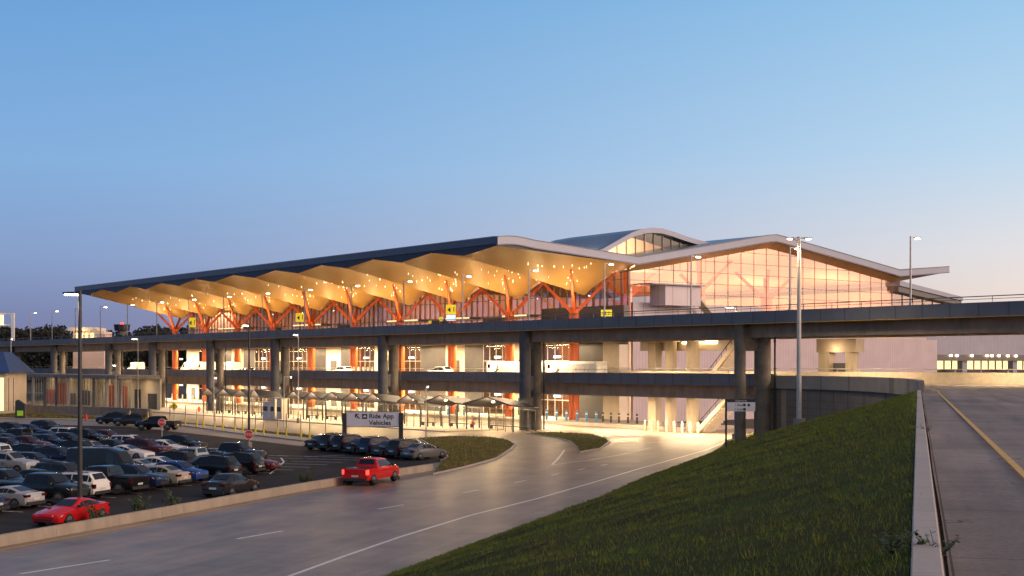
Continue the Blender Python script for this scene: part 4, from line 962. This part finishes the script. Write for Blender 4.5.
light('stair_lamp', 'POINT', B(atv(700, 14), 13, 10.0), 130, WARM2, .3); light('stair_lamp', 'POINT', B(atv(705, 14), 13, 3.6), 130, WARM2, .3)
# twin cream column behind the ramp barrier
ua, ub = atv(852, 14.5), atv(827, 14.5); t = thing('rear_pier', B((ua+ub)/2, 14.5, 0), 'cream two-post pier in front of the ribbed wall behind the ramp', 'pier')
for u in (ua, ub): m = MB(); m.boxB(u-.75, u+.75, 13.9, 15.1, 0, 11.4) if u == ub else m.tube(B(u, 14.5, 0), B(u, 14.5, 11.4), .72, n=24); m.build('column', 'concrete_warm', t, smooth=40)
m = MB(); m.boxB(ua-1.1, ub+.9, 13.75, 15.25, 9.9, 11.42); m.build('cap', 'concrete_warm', t)
m = MB(); m.boxB(ua+.9, ub-.8, 14.6, 14.9, 6.4, 8.7); m.build('door', 'grey_panel', t)
u = atv(840, 14.5); light('pier_lamp', 'POINT', B(u, 12.9, 10.2), 150, WARM2, .3)
# concourse seen to the right under the deck
uC = 22; 
t = thing('concourse', B(uC, 102, 0), 'distant blue-grey concourse with a row of small lamps over lit windows', 'building')
v0c, v1c = 103.5, 190
m = MB(); m.boxB(uC, uC+40, v0c, v1c, 10.4, 17); m.build('upper_wall', 'blue_metal', t)
m = MB(); m.boxB(uC-1.5, uC+40, v0c, v1c, 9.2, 10.39); m.build('soffit_band', 'dark_panel', t)
m = MB(); m.boxB(uC+3, uC+3.3, v0c, v1c, 0, 9.19); m.build('lit_windows', 'window_lit', t)
m = MB(); v = v0c
while v < v1c: m.boxB(uC+2.8, uC+2.99, v-.12, v+.12, 0, 9.19); v += 2.6
m.boxB(uC+2.7, uC+2.79, v0c, v1c, 0, 7.4)
m.build('window_bars', 'steel_dark', t)
for v in (106, 116, 128, 146): m = MB(); m.boxB(uC-.6, uC+.6, v, v+1.6, 0, 9.19); m.build('column', 'blue_metal', t)
for i, x in enumerate((951, 957, 972, 987, 992, 999, 1008, 1016)):
    q_ = atu(x, 356, uC-1.6); p = B(uC-1.6, q_[0], 10.05); m = MB(); m.tube(p, p + Vector((0, 0, .35)), .28, .2, 10); m.build('lamp', 'lamp_warm', t)

# ------------------------------------------------------------------ VEHICLES
def car_parts(kind):
    """list of (part, MB, material, children) for a vehicle at the origin, front towards +x"""
    if kind == 'sedan': st = [(2.34, .62, .30, .52, .60, .55), (2.24, .82, .26, .66, .72, .7), (1.9, .89, .24, .76, .84, .74), (1.05, .91, .24, .90, .96, .76), (.95, .91, .24, .91, .99, .72), (.2, .91, .24, .94, 1.40, .60), (-.5, .91, .24, .95, 1.45, .61), (-.9, .91, .24, .96, 1.42, .60), (-1.65, .90, .25, .97, 1.08, .66), (-1.75, .90, .25, .97, 1.04, .7), (-2.2, .86, .28, .92, 1.0, .68), (-2.32, .74, .34, .72, .8, .6)]; ws, rs_, side, L = (4, 5), (7, 8), (5, 7), 1.42; wr = .33
    elif kind == 'coupe': st = [(2.3, .62, .28, .50, .57, .55), (2.2, .84, .24, .62, .68, .7), (1.8, .91, .22, .74, .80, .74), (.9, .93, .22, .86, .92, .76), (.8, .93, .22, .87, .95, .72), (.0, .93, .22, .90, 1.28, .58), (-.5, .93, .22, .92, 1.32, .58), (-.8, .93, .22, .93, 1.29, .57), (-1.7, .93, .24, .95, 1.02, .64), (-1.8, .93, .24, .95, 1.0, .68), (-2.15, .88, .28, .92, .98, .68), (-2.25, .76, .34, .72, .8, .6)]; ws, rs_, side, L = (4, 5), (7, 8), (5, 7), 1.38; wr = .34
    elif kind == 'suv': st = [(2.36, .66, .36, .70, .80, .6), (2.26, .86, .32, .88, .98, .74), (1.9, .93, .3, .98, 1.06, .78), (1.15, .94, .3, 1.04, 1.12, .8), (1.05, .94, .3, 1.05, 1.15, .76), (.35, .94, .3, 1.08, 1.66, .66), (-.6, .94, .3, 1.09, 1.72, .68), (-1.85, .94, .32, 1.1, 1.66, .66), (-2.2, .92, .34, 1.08, 1.2, .72), (-2.28, .92, .36, 1.02, 1.1, .74), (-2.36, .8, .42, .9, .95, .66)]; ws, rs_, side, L = (4, 5), (7, 8), (5, 7), 1.42; wr = .37
    elif kind == 'hatchback': st = [(2.05, .62, .3, .6, .68, .56), (1.95, .82, .27, .76, .84, .7), (1.6, .88, .25, .86, .94, .74), (1.05, .89, .25, .93, 1.01, .74), (.95, .89, .25, .94, 1.04, .70), (.25, .89, .25, .97, 1.48, .60), (-.5, .89, .25, .98, 1.53, .62), (-1.45, .89, .27, 1.0, 1.44, .6), (-1.9, .88, .3, 1.0, 1.08, .68), (-1.98, .87, .32, .94, 1.02, .68), (-2.05, .76, .36, .8, .86, .6)]; ws, rs_, side, L = (4, 5), (7, 8), (5, 7), 1.27; wr = .33
    elif kind == 'pickup': st = [(2.85, .74, .45, .86, .98, .68), (2.75, .94, .40, 1.0, 1.12, .8), (2.4, .99, .38, 1.08, 1.18, .84), (1.55, .99, .38, 1.14, 1.24, .86), (1.45, .99, .38, 1.15, 1.27, .82), (.8, .99, .38, 1.18, 1.80, .68), (.0, .99, .38, 1.18, 1.85, .69), (-.75, .99, .38, 1.18, 1.82, .68), (-.95, .99, .38, 1.18, 1.26, .82), (-1.0, .99, .38, 1.18, 1.22, .93), (-2.75, .99, .40, 1.18, 1.22, .93), (-2.85, .96, .44, 1.1, 1.16, .9)]; ws, rs_, side, L = (4, 5), (7, 8), (5, 7), 1.80; wr = .41
    else: st = [(2.75, .74, .4, .9, 1.0, .66), (2.62, .95, .34, 1.05, 1.15, .78), (2.1, .99, .32, 1.15, 1.3, .82), (2.0, .99, .32, 1.16, 1.34, .8), (1.35, .99, .32, 1.2, 2.2, .76), (.6, .99, .32, 1.22, 2.45, .80), (-2.5, .99, .32, 1.22, 2.45, .80), (-2.7, .98, .34, 1.2, 2.35, .78), (-2.78, .96, .36, 1.1, 2.2, .76)]; ws, rs_, side, L = (3, 4), None, (4, 5), 1.75; wr = .36
    if kind == 'minibus': st = [(x*1.42, hw, zs, zb*1.02, zr*1.08 if zr > 2 else zr, hr*1.06 if zr > 2 else hr) for x, hw, zs, zb, zr, hr in st]; L = 2.55
    def sec(s):
        x, hw, zs, zb, zr, hr = s
        half = [(hw*.93, zs), (hw*.99, zs+.18*(zb-zs)), (hw, zs+.6*(zb-zs)), (hw*.965, zb), (hr*1.03, zr-.06), (hr*.9, zr-.012), (0, zr+.012)]
        return [(x, y, z) for y, z in half] + [(x, -y, z) for y, z in reversed(half[:-1])]
    rows = [sec(s) for s in st]; m = MB(); m.sheet(rows); n = len(rows[0])
    m.f += [tuple(range(n)), tuple(len(m.v)-n+i for i in range(n))]; m.m += [0, 0]
    k = len(rows); m.f += [(i*n, (i+1)*n, (i+2)*n-1, (i+1)*n-1) for i in range(k-1)]; m.m += [0]*(k-1)
    body = m
    gl = MB()
    def quadpatch(a, b, c, d, off):
        a, b, c, d = map(Vector, (a, b, c, d)); nn = (b-a).cross(d-a).normalized()*off; gl.add([a+nn, b+nn, c+nn, d+nn], [(0, 1, 2, 3)])
    L_ = lambda p, q, t: tuple(p[i]+(q[i]-p[i])*t for i in range(3))
    for sgn in (1, -1):
        i0, i1 = side; js, je = (3, 4)
        pt = lambda i, j: (rows[i][j][0], rows[i][j][1]*sgn, rows[i][j][2])
        segs = list(range(i0, i1))
        bt, tp = .12, .86
        first = True
        # sloping front and rear quarter glass use the windscreen stations
        for i in ([ws[0]] + segs + ([rs_[0]] if rs_ else [])):
            a0_, a1_ = L_(pt(i, 3), pt(i, 4), bt), L_(pt(i, 3), pt(i, 4), tp); b0_, b1_ = L_(pt(i+1, 3), pt(i+1, 4), bt), L_(pt(i+1, 3), pt(i+1, 4), tp)
            e0, e1 = (.04, .96)
            if i == ws[0]: e0 = .30
            if rs_ and i == rs_[0]: e1 = .62 if kind != 'pickup' else .05
            if kind == 'pickup' and rs_ and i == rs_[0]: continue
            if kind == 'van' and i == segs[-1] and i != ws[0]: e1 = .9
            A, Bq, C_, Dq = L_(a0_, b0_, e0), L_(a0_, b0_, e1), L_(a1_, b1_, e1), L_(a1_, b1_, e0)
            Q = [Vector(q) + Vector((0, .014*sgn, .006)) for q in (A, Bq, C_, Dq)]; gl.add(Q, [(0, 1, 2, 3)])
        
    def screen(i0, i1, t0, t1):
        for a, b, s0 in ((i0, i1, 1),):
            y0, y1 = .90, .88
            p = lambda i, t: None
            A = rows[a][5]; Bq = rows[b][5]
            q0, q1 = L_(A, Bq, t0), L_(A, Bq, t1); nrm = Vector((-(Bq[2]-A[2]), 0, Bq[0]-A[0])).normalized(); nrm = nrm if nrm.z > 0 else -nrm
            vs_ = [Vector((q0[0], q0[1]*y0, q0[2])), Vector((q0[0], -q0[1]*y0, q0[2])), Vector((q1[0], -q1[1]*y1, q1[2])), Vector((q1[0], q1[1]*y1, q1[2]))]
            mid = Vector(((q0[0]+q1[0])/2, 0, (q0[2]+q1[2])/2)); gl.add([v + nrm*.035 for v in vs_], [(0, 1, 2, 3)])
    screen(ws[0], ws[1], .10, .93)
    if rs_: screen(rs_[1], rs_[0], .12 if kind != 'pickup' else .3, .90)
    parts = [('body', body, 'PAINT', 30), ('windows', gl, 'car_glass', None)]
    hw = max(s[1] for s in st)
    for sx_ in (1, -1):
        for sy in (1, -1):
            x = L*sx_ + (.05 if sx_ > 0 else -.05)
            tm = MB(); tm.tube((x, sy*(hw-.21), wr), (x, sy*(hw+.015), wr), wr, n=20); tm.tube((x, sy*(hw-.02), wr), (x, sy*(hw+.006), wr+.03), wr*1.13, n=20)
            rm = MB(); rm.tube((x, sy*(hw-.1), wr), (x, sy*(hw+.022), wr), wr*.66, n=16)
            for kk in range(5): a = kk*2*math.pi/5; rm.beam((x, sy*(hw+.024), wr), (x+wr*.6*math.cos(a), sy*(hw+.024), wr+wr*.6*math.sin(a)), .05, .02, up=(0, 1, 0))
            parts.append(('wheel', tm, 'tyre', 40, ('rim', rm, 'rim')))
    fz, rz_ = st[1][3], st[-2][3]; fx, rx = st[1][0], st[-2][0]
    for sy in (1, -1):
        hm = MB(); hm.hexa([(fx-.12, sy*(st[1][1]*.98), fz-.13), (fx+.06, sy*st[1][1]*.55, fz-.13), (fx+.1, sy*st[1][1]*.55, fz-.05), (fx-.12, sy*(st[1][1]+.02), fz-.05), (fx-.3, sy*(st[2][1]*.99), fz+.02), (fx+.05, sy*st[1][1]*.6, fz+.02), (fx+.06, sy*st[1][1]*.6, fz+.03), (fx-.3, sy*(st[2][1]*.995), fz+.03)]); parts.append(('headlight', hm, 'head_lens', None))
        tm = MB(); w = .14 if kind in ('pickup', 'van') else .2 if kind == 'suv' else .38; h = .3 if kind in ('pickup', 'van') else .24 if kind == 'suv' else .13; W_ = st[-2][1]; xb = st[-1][0]-.015
        tm.box(min(xb, xb+.25), max(xb, xb+.25), *sorted((sy*(W_*1.0), sy*(W_-w))), rz_-.06-h, rz_-.04) ; parts.append(('tail_light', tm, 'TAIL', None))
        mm = MB(); xm, zm = st[4][0]-.15, st[4][3]+.06; mm.box(xm-.08, xm+.08, *sorted((sy*hw*.97, sy*(hw+.17))), zm, zm+.14); parts.append(('mirror', mm, 'trim', None))
    tr = MB(); tr.box(st[0][0]-.06, st[0][0]+.025, -.5, .5, st[0][2]+.05, st[0][3]-.06); parts.append(('grille', tr, 'trim', None))
    pl = MB(); pl.box(st[-1][0]-.03, st[-1][0]-.012, -.26, .26, st[-1][2]+.2, st[-1][2]+.33); parts.append(('number_plate', pl, 'plate', None))
    bp = MB(); bp.box(st[-1][0]-.05, st[-1][0]+.2, -hw*.86, hw*.86, st[-1][2]-.08, st[-1][2]+.12); parts.append(('bumper', bp, 'trim', None))
    if kind == 'suv':
        for sy in (1, -1): rl = MB(); rl.beam((.25, sy*.6, 1.74), (-1.7, sy*.6, 1.72), .05, .05); parts.append(('roof_rail', rl, 'trim', None))
    if kind == 'pickup':
        bd = MB(); bd.box(-2.7, -1.12, -.8, .8, 1.225, 1.24); parts.append(('bed', bd, 'black', None))
    return parts
CARS = {}
def vehicle(kind, colour, loc, ang, label, cat=None, group=None, lit=False, name=None):
    loc = Vector(loc); t = thing(name or {'suv': 'parked_suv', 'van': 'parked_van', 'pickup': 'parked_pickup'}.get(kind, 'parked_car'), loc, label, cat or {'suv': 'car', 'van': 'van', 'pickup': 'pickup truck'}.get(kind, 'car'), group)
    t.rotation_euler = (0, 0, ang)
    if kind not in CARS:
        CARS[kind] = []
        for p in car_parts(kind):
            mt = p[2] if p[2] not in ('PAINT', 'TAIL') else ('paint white' if p[2] == 'PAINT' else 'tail_lens')
            CARS[kind].append((p[0], p[1].mesh(p[0], mt, smooth=p[3]), p[2], (p[4][0], p[4][1].mesh(p[4][0], p[4][2]), None) if len(p) > 4 else None))
    for nm, me, key, sub in CARS[kind]:
        o = bpy.data.objects.new(nm, me); COL.objects.link(o); o.parent = t
        if key in ('PAINT', 'TAIL'):
            o.material_slots[0].link = 'OBJECT'; o.material_slots[0].material = MATS['paint ' + colour] if key == 'PAINT' else MATS['tail_lit' if lit else 'tail_lens']
        if sub: s_ = bpy.data.objects.new(sub[0], sub[1]); COL.objects.link(s_); s_.parent = o
    return t
AQ = math.atan2(RQ.y, RQ.x)
rs = random.Random(21)
WORDK = {'suv': 'SUV', 'van': 'van', 'pickup': 'pickup truck', 'sedan': 'sedan', 'coupe': 'coupe', 'hatchback': 'hatchback'}
PARK = 'cars standing in the car park'
used = set()
def park(s, q, kind, colour, face, row, idx):
    lab = f'{colour} {WORDK[kind]}, {ORD[idx]} from the near end of the {row}'
    ang = AQ + (0 if face > 0 else math.pi) + rs.uniform(-.035, .035)
    vehicle(kind, colour, R(s + rs.uniform(-.12, .12), q + rs.uniform(-.25, .25), .005), ang, lab, group=PARK)
ROWS = {
 'row behind the road barrier': (-3.6, -1, [(9.3, 'coupe', 'red'), (26.0, 'sedan', 'charcoal')]),
 'first full row past the barrier': (-11.6, None, [(5, 'sedan', 'black'), (8.2, 'sedan', 'charcoal'), (11.4, 'sedan', 'navy blue'), (14.6, 'coupe', 'silver'), (17.8, 'pickup', 'black'), (21, 'suv', 'white'), (24.2, 'pickup', 'black'), (27.4, 'suv', 'navy blue'), (30.4, 'sedan', 'beige'), (33.4, 'hatchback', 'blue'), (36.8, 'suv', 'black'), (40.6, 'suv', 'black'), (43.8, 'sedan', 'maroon')]),
 'second row past the barrier': (-17.2, None, [(8, 'sedan', 'navy blue'), (11.2, 'sedan', 'dark grey'), (14.4, 'suv', 'navy blue'), (17.8, 'pickup', 'blue'), (21, 'suv', 'black'), (24.4, 'sedan', 'black'), (27.8, 'suv', 'dark grey'), (32.2, 'van', 'black'), (35, 'sedan', 'silver'), (37.9, 'sedan', 'white'), (40.6, 'suv', 'black'), (43.8, 'pickup', 'silver'), (47, 'coupe', 'black'), (50.6, 'pickup', 'black')]),
 'third row past the barrier': (-29.0, 1, [(23, 'pickup', 'black'), (26.2, 'sedan', 'charcoal'), (29.4, 'pickup', 'navy blue'), (32.6, 'suv', 'charcoal'), (35.8, 'suv', 'silver'), (39, 'sedan', 'black'), (42.2, 'suv', 'navy blue'), (45.4, 'sedan', 'white'), (48.6, 'sedan', 'maroon'), (51.8, 'coupe', 'white'), (55, 'suv', 'maroon'), (58.2, 'sedan', 'white'), (61.4, 'suv', 'black')]),
 'fourth row past the barrier': (-34.6, None, [(31.8, 'sedan', 'black'), (35, 'sedan', 'white'), (38.2, 'suv', 'black'), (41.4, 'pickup', 'white'), (44.6, 'suv', 'black'), (47.8, 'sedan', 'navy blue'), (51, 'suv', 'black'), (54.2, 'sedan', 'beige'), (57.4, 'sedan', 'black'), (60.6, 'suv', 'white')]),
 'fifth row past the barrier': (-46.2, 1, [(44, 'pickup', 'white'), (47.2, 'suv', 'beige'), (50.4, 'suv', 'white'), (53.6, 'suv', 'white'), (56.8, 'sedan', 'black'), (60, 'sedan', 'maroon'), (63.2, 'sedan', 'navy blue'), (66.4, 'sedan', 'black'), (69.6, 'suv', 'black'), (72.8, 'sedan', 'maroon')]),
 'sixth row past the barrier': (-51.8, None, [(53, 'suv', 'navy blue'), (56.2, 'sedan', 'white'), (59.4, 'suv', 'black'), (62.6, 'sedan', 'charcoal'), (65.8, 'pickup', 'black'), (69, 'sedan', 'navy blue'), (72.2, 'suv', 'white'), (75.4, 'sedan', 'black')]),
 'farthest row, beside the verge': (-63.4, 1, [(66, 'suv', 'silver'), (69.2, 'suv', 'navy blue'), (72.4, 'sedan', 'charcoal'), (75.6, 'sedan', 'black'), (78.8, 'suv', 'black'), (82, 'sedan', 'navy blue'), (85.2, 'suv', 'charcoal')]),
}
for row, (q_, face, cars) in ROWS.items():
    for i, (s, k_, c_) in enumerate(cars):
        fc = face if face else (1 if rs.random() < .35 else -1)
        if row.startswith('row behind'):
            p = R(s, -3.0, .005); vehicle(k_, c_, p, math.atan2(RD.y, RD.x) + (math.pi if i == 0 else 0), f'{c_} {WORDK[k_]} half hidden behind the concrete road barrier', group=PARK)
        else: park(s, q_, k_, c_, fc, row, i)
for x, y, k_, c_, lab in ((113, 424, 'suv', 'black', 'black SUV leaving on the far lane ahead of two others'), (131, 426, 'suv', 'charcoal', 'dark SUV between a black SUV and a black pickup on the far lane'), (158, 430, 'pickup', 'black', 'black pickup behind two dark SUVs on the far lane')):
    vehicle(k_, c_, g(x, y), math.atan2(.25, -.97), lab, group='dark vehicles queued on the far lane')
a, b = g(327, 449), g(424, 459); dr = (b-a).normalized(); kinds = ['sedan', 'suv', 'suv', 'sedan', 'suv', 'sedan', 'suv', 'sedan']
for i in range(8):
    p = a.lerp(b, i/7) + Vector((0, 0, .005)); c_ = ['black', 'charcoal', 'black', 'black', 'navy blue', 'dark grey', 'charcoal', 'grey'][i]
    vehicle(kinds[i], c_, p, math.atan2(-dr.x, dr.y) + math.pi + .25, f'{c_} {WORDK[kinds[i]]} waiting in line under the Ride App sign, {ORD[i]} from the left', group='dark cars waiting by the ride app sign')
vehicle('pickup', 'red', g(372, 483) + Vector((0, 0, .01)), math.atan2(RD.y, RD.x), 'red pickup truck with glowing tail lights driving along the lower road', cat='pickup truck', lit=True, name='pickup_truck')
# vans and buses on the middle deck
AB = ANG_B
for x, k_, c_, lab in ((136, 'van', 'white', 'white van on the middle roadway between the far piers'), (190, 'van', 'white', 'white van on the middle roadway before an orange column'), (206, 'van', 'white', 'white van close behind another before an orange column'), (230, 'van', 'white', 'white van on the middle roadway beside a maroon sedan'), (247, 'sedan', 'maroon', 'maroon sedan on the middle roadway beside a white van'), (342, 'suv', 'white', 'white SUV on the middle roadway near the pale bollards'), (440, 'suv', 'white', 'white SUV alone on the middle roadway left of the long white buses')):
    vehicle(k_, c_, B(atv(x, 10.2), 10.2, 6.502), AB, lab, group='vehicles on the middle roadway', name={'van': 'delivery_van'}.get(k_))
def bus(x0, x1, label):
    v = 9.3; ua, ub = atv(x1, v), atv(x0, v); t = thing('shuttle_bus', B((ua+ub)/2, v+1.2, 6.5), label, 'bus', 'white shuttle buses on the middle roadway'); 
    m = MB(); m.boxB(ua, ub, v, v+2.2, 6.8, 8.95); m.build('body', 'white_paint', t, bevel=.3)
    m = MB(); m.boxB(ub-.95, ub-.4, v-.012, v-.002, 8.0, 8.55); m.build('windows', 'car_glass', t)
    m = MB(); [m.boxB(u-.08, u+.08, v-.02, v-.004, 7.75, 7.95) for u in (ua+2.2, ua+4)]; m.build('marker_light', 'red_paint', t)
    m = MB(); pts = [(0, 8.0), (.5, 8.25), (.75, 8.85), (1.05, 9.2), (.8, 8.5), (1.2, 8.4), (.7, 8.15), (.45, 7.95)]; m.extr([B(ub-1.9-p, v-.02, 7.35+(z-7.95)*1.05) for p, z in pts], Vector((D2[0], D2[1], 0))*.015); m.build('swoosh_emblem', 'black', t)
    for u in (ua+1.2, ub-1.3):
        for vv_ in (v+.02, v+2.18):
            m = MB(); m.tube(B(u, vv_-.14, 6.95), B(u, vv_+.14, 6.95), .45, n=18); w_ = m.build('wheel', 'tyre', t); m = MB(); m.tube(B(u, vv_-.16, 6.95), B(u, vv_+.16, 6.95), .26, n=14); m.build('rim', 'rim', w_)
bus(486, 541, 'long white shuttle bus left of the near pier with dark swoosh emblem'); bus(545.5, 596, 'long white shuttle bus right of the near pier with dark swoosh emblem')
vehicle('van', 'silver', B(atu(966, 367, 12)[0]*0+12, 112, 0), AB, 'pale blue van far off before the lit concourse windows', name='parked_van')

# ------------------------------------------------------------------ DISTANT WOODS
rs = random.Random(4); V, Fc = [], []
for _ in range(1500):
    x = rs.uniform(-60, 260) if rs.random() < .6 else rs.uniform(-700, 1300); d = rs.uniform(600, 660); X_ = (x-512)/F*d
    top = 22.5 + 1.2*math.sin(x*.045) + 1.2*math.sin(x*.13+1) + rs.uniform(-3, 2.5); w = rs.uniform(3, 6)
    for k in range(46):
        f_ = rs.random(); c = Vector((X_+rs.gauss(0, w*.55*(1.1-f_)), d+rs.gauss(0, 2), 6 + (top-6)*f_)); r = rs.uniform(.35, 1.0); n0 = len(V); a = rs.uniform(0, 6.28)
        e1, e2 = Vector((math.cos(a), math.sin(a), rs.uniform(-.6, .6)))*r, Vector((rs.uniform(-.6, .6), rs.uniform(-.4, .4), 1))*r
        V += [tuple(c-e1), tuple(c+e2*.8), tuple(c+e1), tuple(c-e2)]; Fc.append((n0, n0+1, n0+2, n0+3))
me = bpy.data.meshes.new('distant_wood'); me.from_pydata(V, [], Fc); me.materials.append(MATS['leaf_dark']); o = bpy.data.objects.new('distant_wood', me); COL.objects.link(o)
tag(o, 'dark distant woodland on the low ridge at the horizon', 'woodland', kind='stuff')
m = MB(); rows = []
for i in range(60):
    x = -1400 + 3000*i/59; hgt = 13 + 5*math.sin(i*.5) + 3*math.sin(i*1.3); rows.append([(x, 610, -1), (x, 650, hgt-1), (x, 900, hgt+3), (x, 1200, -1)])
m.sheet(rows); struct('hills', m, 'hill', smooth=80)
t = thing('control_tower', (-250, 640, 0), 'tiny far tower with a red lamp on the wooded ridge', 'tower')
tx = (122-512)/F*640
m = MB(); m.tube((tx, 640, 0), (tx, 640, 24), 2.4, 2, 10); m.build('shaft', 'concrete', t, org=(-250, 640, 0)); m = MB(); m.tube((tx, 640, 24), (tx, 640, 27), 3.4, 3.8, 10); m.build('cab', 'steel_dark', t, org=(-250, 640, 0)); m = MB(); m.tube((tx, 640, 27), (tx, 640, 28), .8, .4, 8); m.build('beacon', 'tail_lit', t, org=(-250, 640, 0))

# ------------------------------------------------------------------ SKY, SUN, CAMERA
W_ = bpy.data.worlds.new('World'); S.world = W_; W_.use_nodes = True; nt = W_.node_tree; N, L = nt.nodes, nt.links
bg = N['Background']; out = N['World Output']
SUN_AZ, SUN_EL = math.radians(110), math.radians(1.2)          # clockwise from straight ahead
sky = N.new('ShaderNodeTexSky'); sky.sky_type = 'NISHITA'; sky.sun_disc = False; sky.sun_elevation = SUN_EL; sky.sun_rotation = SUN_AZ; sky.air_density = 1.2; sky.dust_density = 1.5; sky.ozone_density = 3
L.new(sky.outputs[0], bg.inputs[0]); bg.inputs[1].default_value = .025
tc = N.new('ShaderNodeTexCoord'); sp = N.new('ShaderNodeSeparateXYZ'); L.new(tc.outputs['Generated'], sp.inputs[0])
def ramp(stops):
    r = N.new('ShaderNodeValToRGB'); e = r.color_ramp.elements
    while len(e) > 1: e.remove(e[0])
    e[0].position = stops[0][0]; e[0].color = (*lin(stops[0][1]), 1)
    for p, c in stops[1:]: q = e.new(p); q.color = (*lin(c), 1)
    L.new(sp.outputs[2], r.inputs[0]); return r
away = ramp([(0, (116, 114, 150)), (.035, (116, 128, 168)), (.075, (126, 150, 192)), (.14, (124, 165, 210)), (.26, (100, 152, 205)), (.5, (84, 106, 146)), (1, (86, 94, 116))])
glow = ramp([(0, (252, 216, 188)), (.04, (246, 224, 206)), (.08, (230, 225, 222)), (.15, (188, 213, 231)), (.26, (150, 194, 226)), (.5, (142, 142, 150)), (1, (86, 94, 116))])
dt = N.new('ShaderNodeVectorMath'); dt.operation = 'DOT_PRODUCT'; dt.inputs[1].default_value = (math.sin(SUN_AZ), math.cos(SUN_AZ), 0); L.new(tc.outputs['Generated'], dt.inputs[0])
mr = N.new('ShaderNodeMapRange'); mr.interpolation_type = 'SMOOTHSTEP'; mr.inputs[1].default_value = -.70; mr.inputs[2].default_value = .28; L.new(dt.outputs['Value'], mr.inputs[0])
mx = N.new('ShaderNodeMix'); mx.data_type = 'RGBA'; L.new(mr.outputs[0], mx.inputs[0]); L.new(away.outputs[0], mx.inputs[6]); L.new(glow.outputs[0], mx.inputs[7])
# the afterglow itself: a wide warm patch low in the sky where the sun went down, out of frame
g2 = N.new('ShaderNodeMapRange'); g2.interpolation_type = 'SMOOTHSTEP'; g2.inputs[1].default_value = .45; g2.inputs[2].default_value = 1.0; g2.inputs[4].default_value = 2.3; L.new(dt.outputs['Value'], g2.inputs[0])
b3 = N.new('ShaderNodeBackground'); b3.inputs[0].default_value = (1, .62, .42, 1); L.new(g2.outputs[0], b3.inputs[1])
b2 = N.new('ShaderNodeBackground'); L.new(mx.outputs[2], b2.inputs[0]); b2.inputs[1].default_value = 1.03
ad = N.new('ShaderNodeAddShader'); L.new(bg.outputs[0], ad.inputs[0]); L.new(b2.outputs[0], ad.inputs[1])
ad2 = N.new('ShaderNodeAddShader'); L.new(ad.outputs[0], ad2.inputs[0]); L.new(b3.outputs[0], ad2.inputs[1]); L.new(ad2.outputs[0], out.inputs[0])
sun = light('sun', 'SUN', (0, 0, 60), 1.5, (1, .68, .48), angle=math.radians(25))
sd = -Vector((math.sin(SUN_AZ)*math.cos(math.radians(13)), math.cos(SUN_AZ)*math.cos(math.radians(13)), math.sin(math.radians(13)))); sun.rotation_euler = sd.to_track_quat('-Z', 'Y').to_euler()
cam = bpy.data.cameras.new('camera'); co = bpy.data.objects.new('camera', cam); COL.objects.link(co); S.camera = co
co.location = (0, 0, CZ); co.rotation_euler = (math.pi/2, 0, 0); cam.sensor_width = 36; cam.lens = F/1024*36; cam.shift_y = (HZ-288)/1024; cam.clip_end = 6000; cam.clip_start = .1
S.view_settings.view_transform = 'Standard'; S.view_settings.look = 'None'; S.view_settings.exposure = .1; S.view_settings.gamma = 1
S.render.engine = 'CYCLES'; cy = S.cycles
cy.use_denoising = True; cy.max_bounces = 6; cy.diffuse_bounces = 3; cy.glossy_bounces = 3; cy.transmission_bounces = 4; cy.transparent_max_bounces = 10; cy.sample_clamp_indirect = 3; cy.caustics_reflective = False; cy.caustics_refractive = False
try: cy.denoiser = 'OPENIMAGEDENOISE'
except Exception: pass
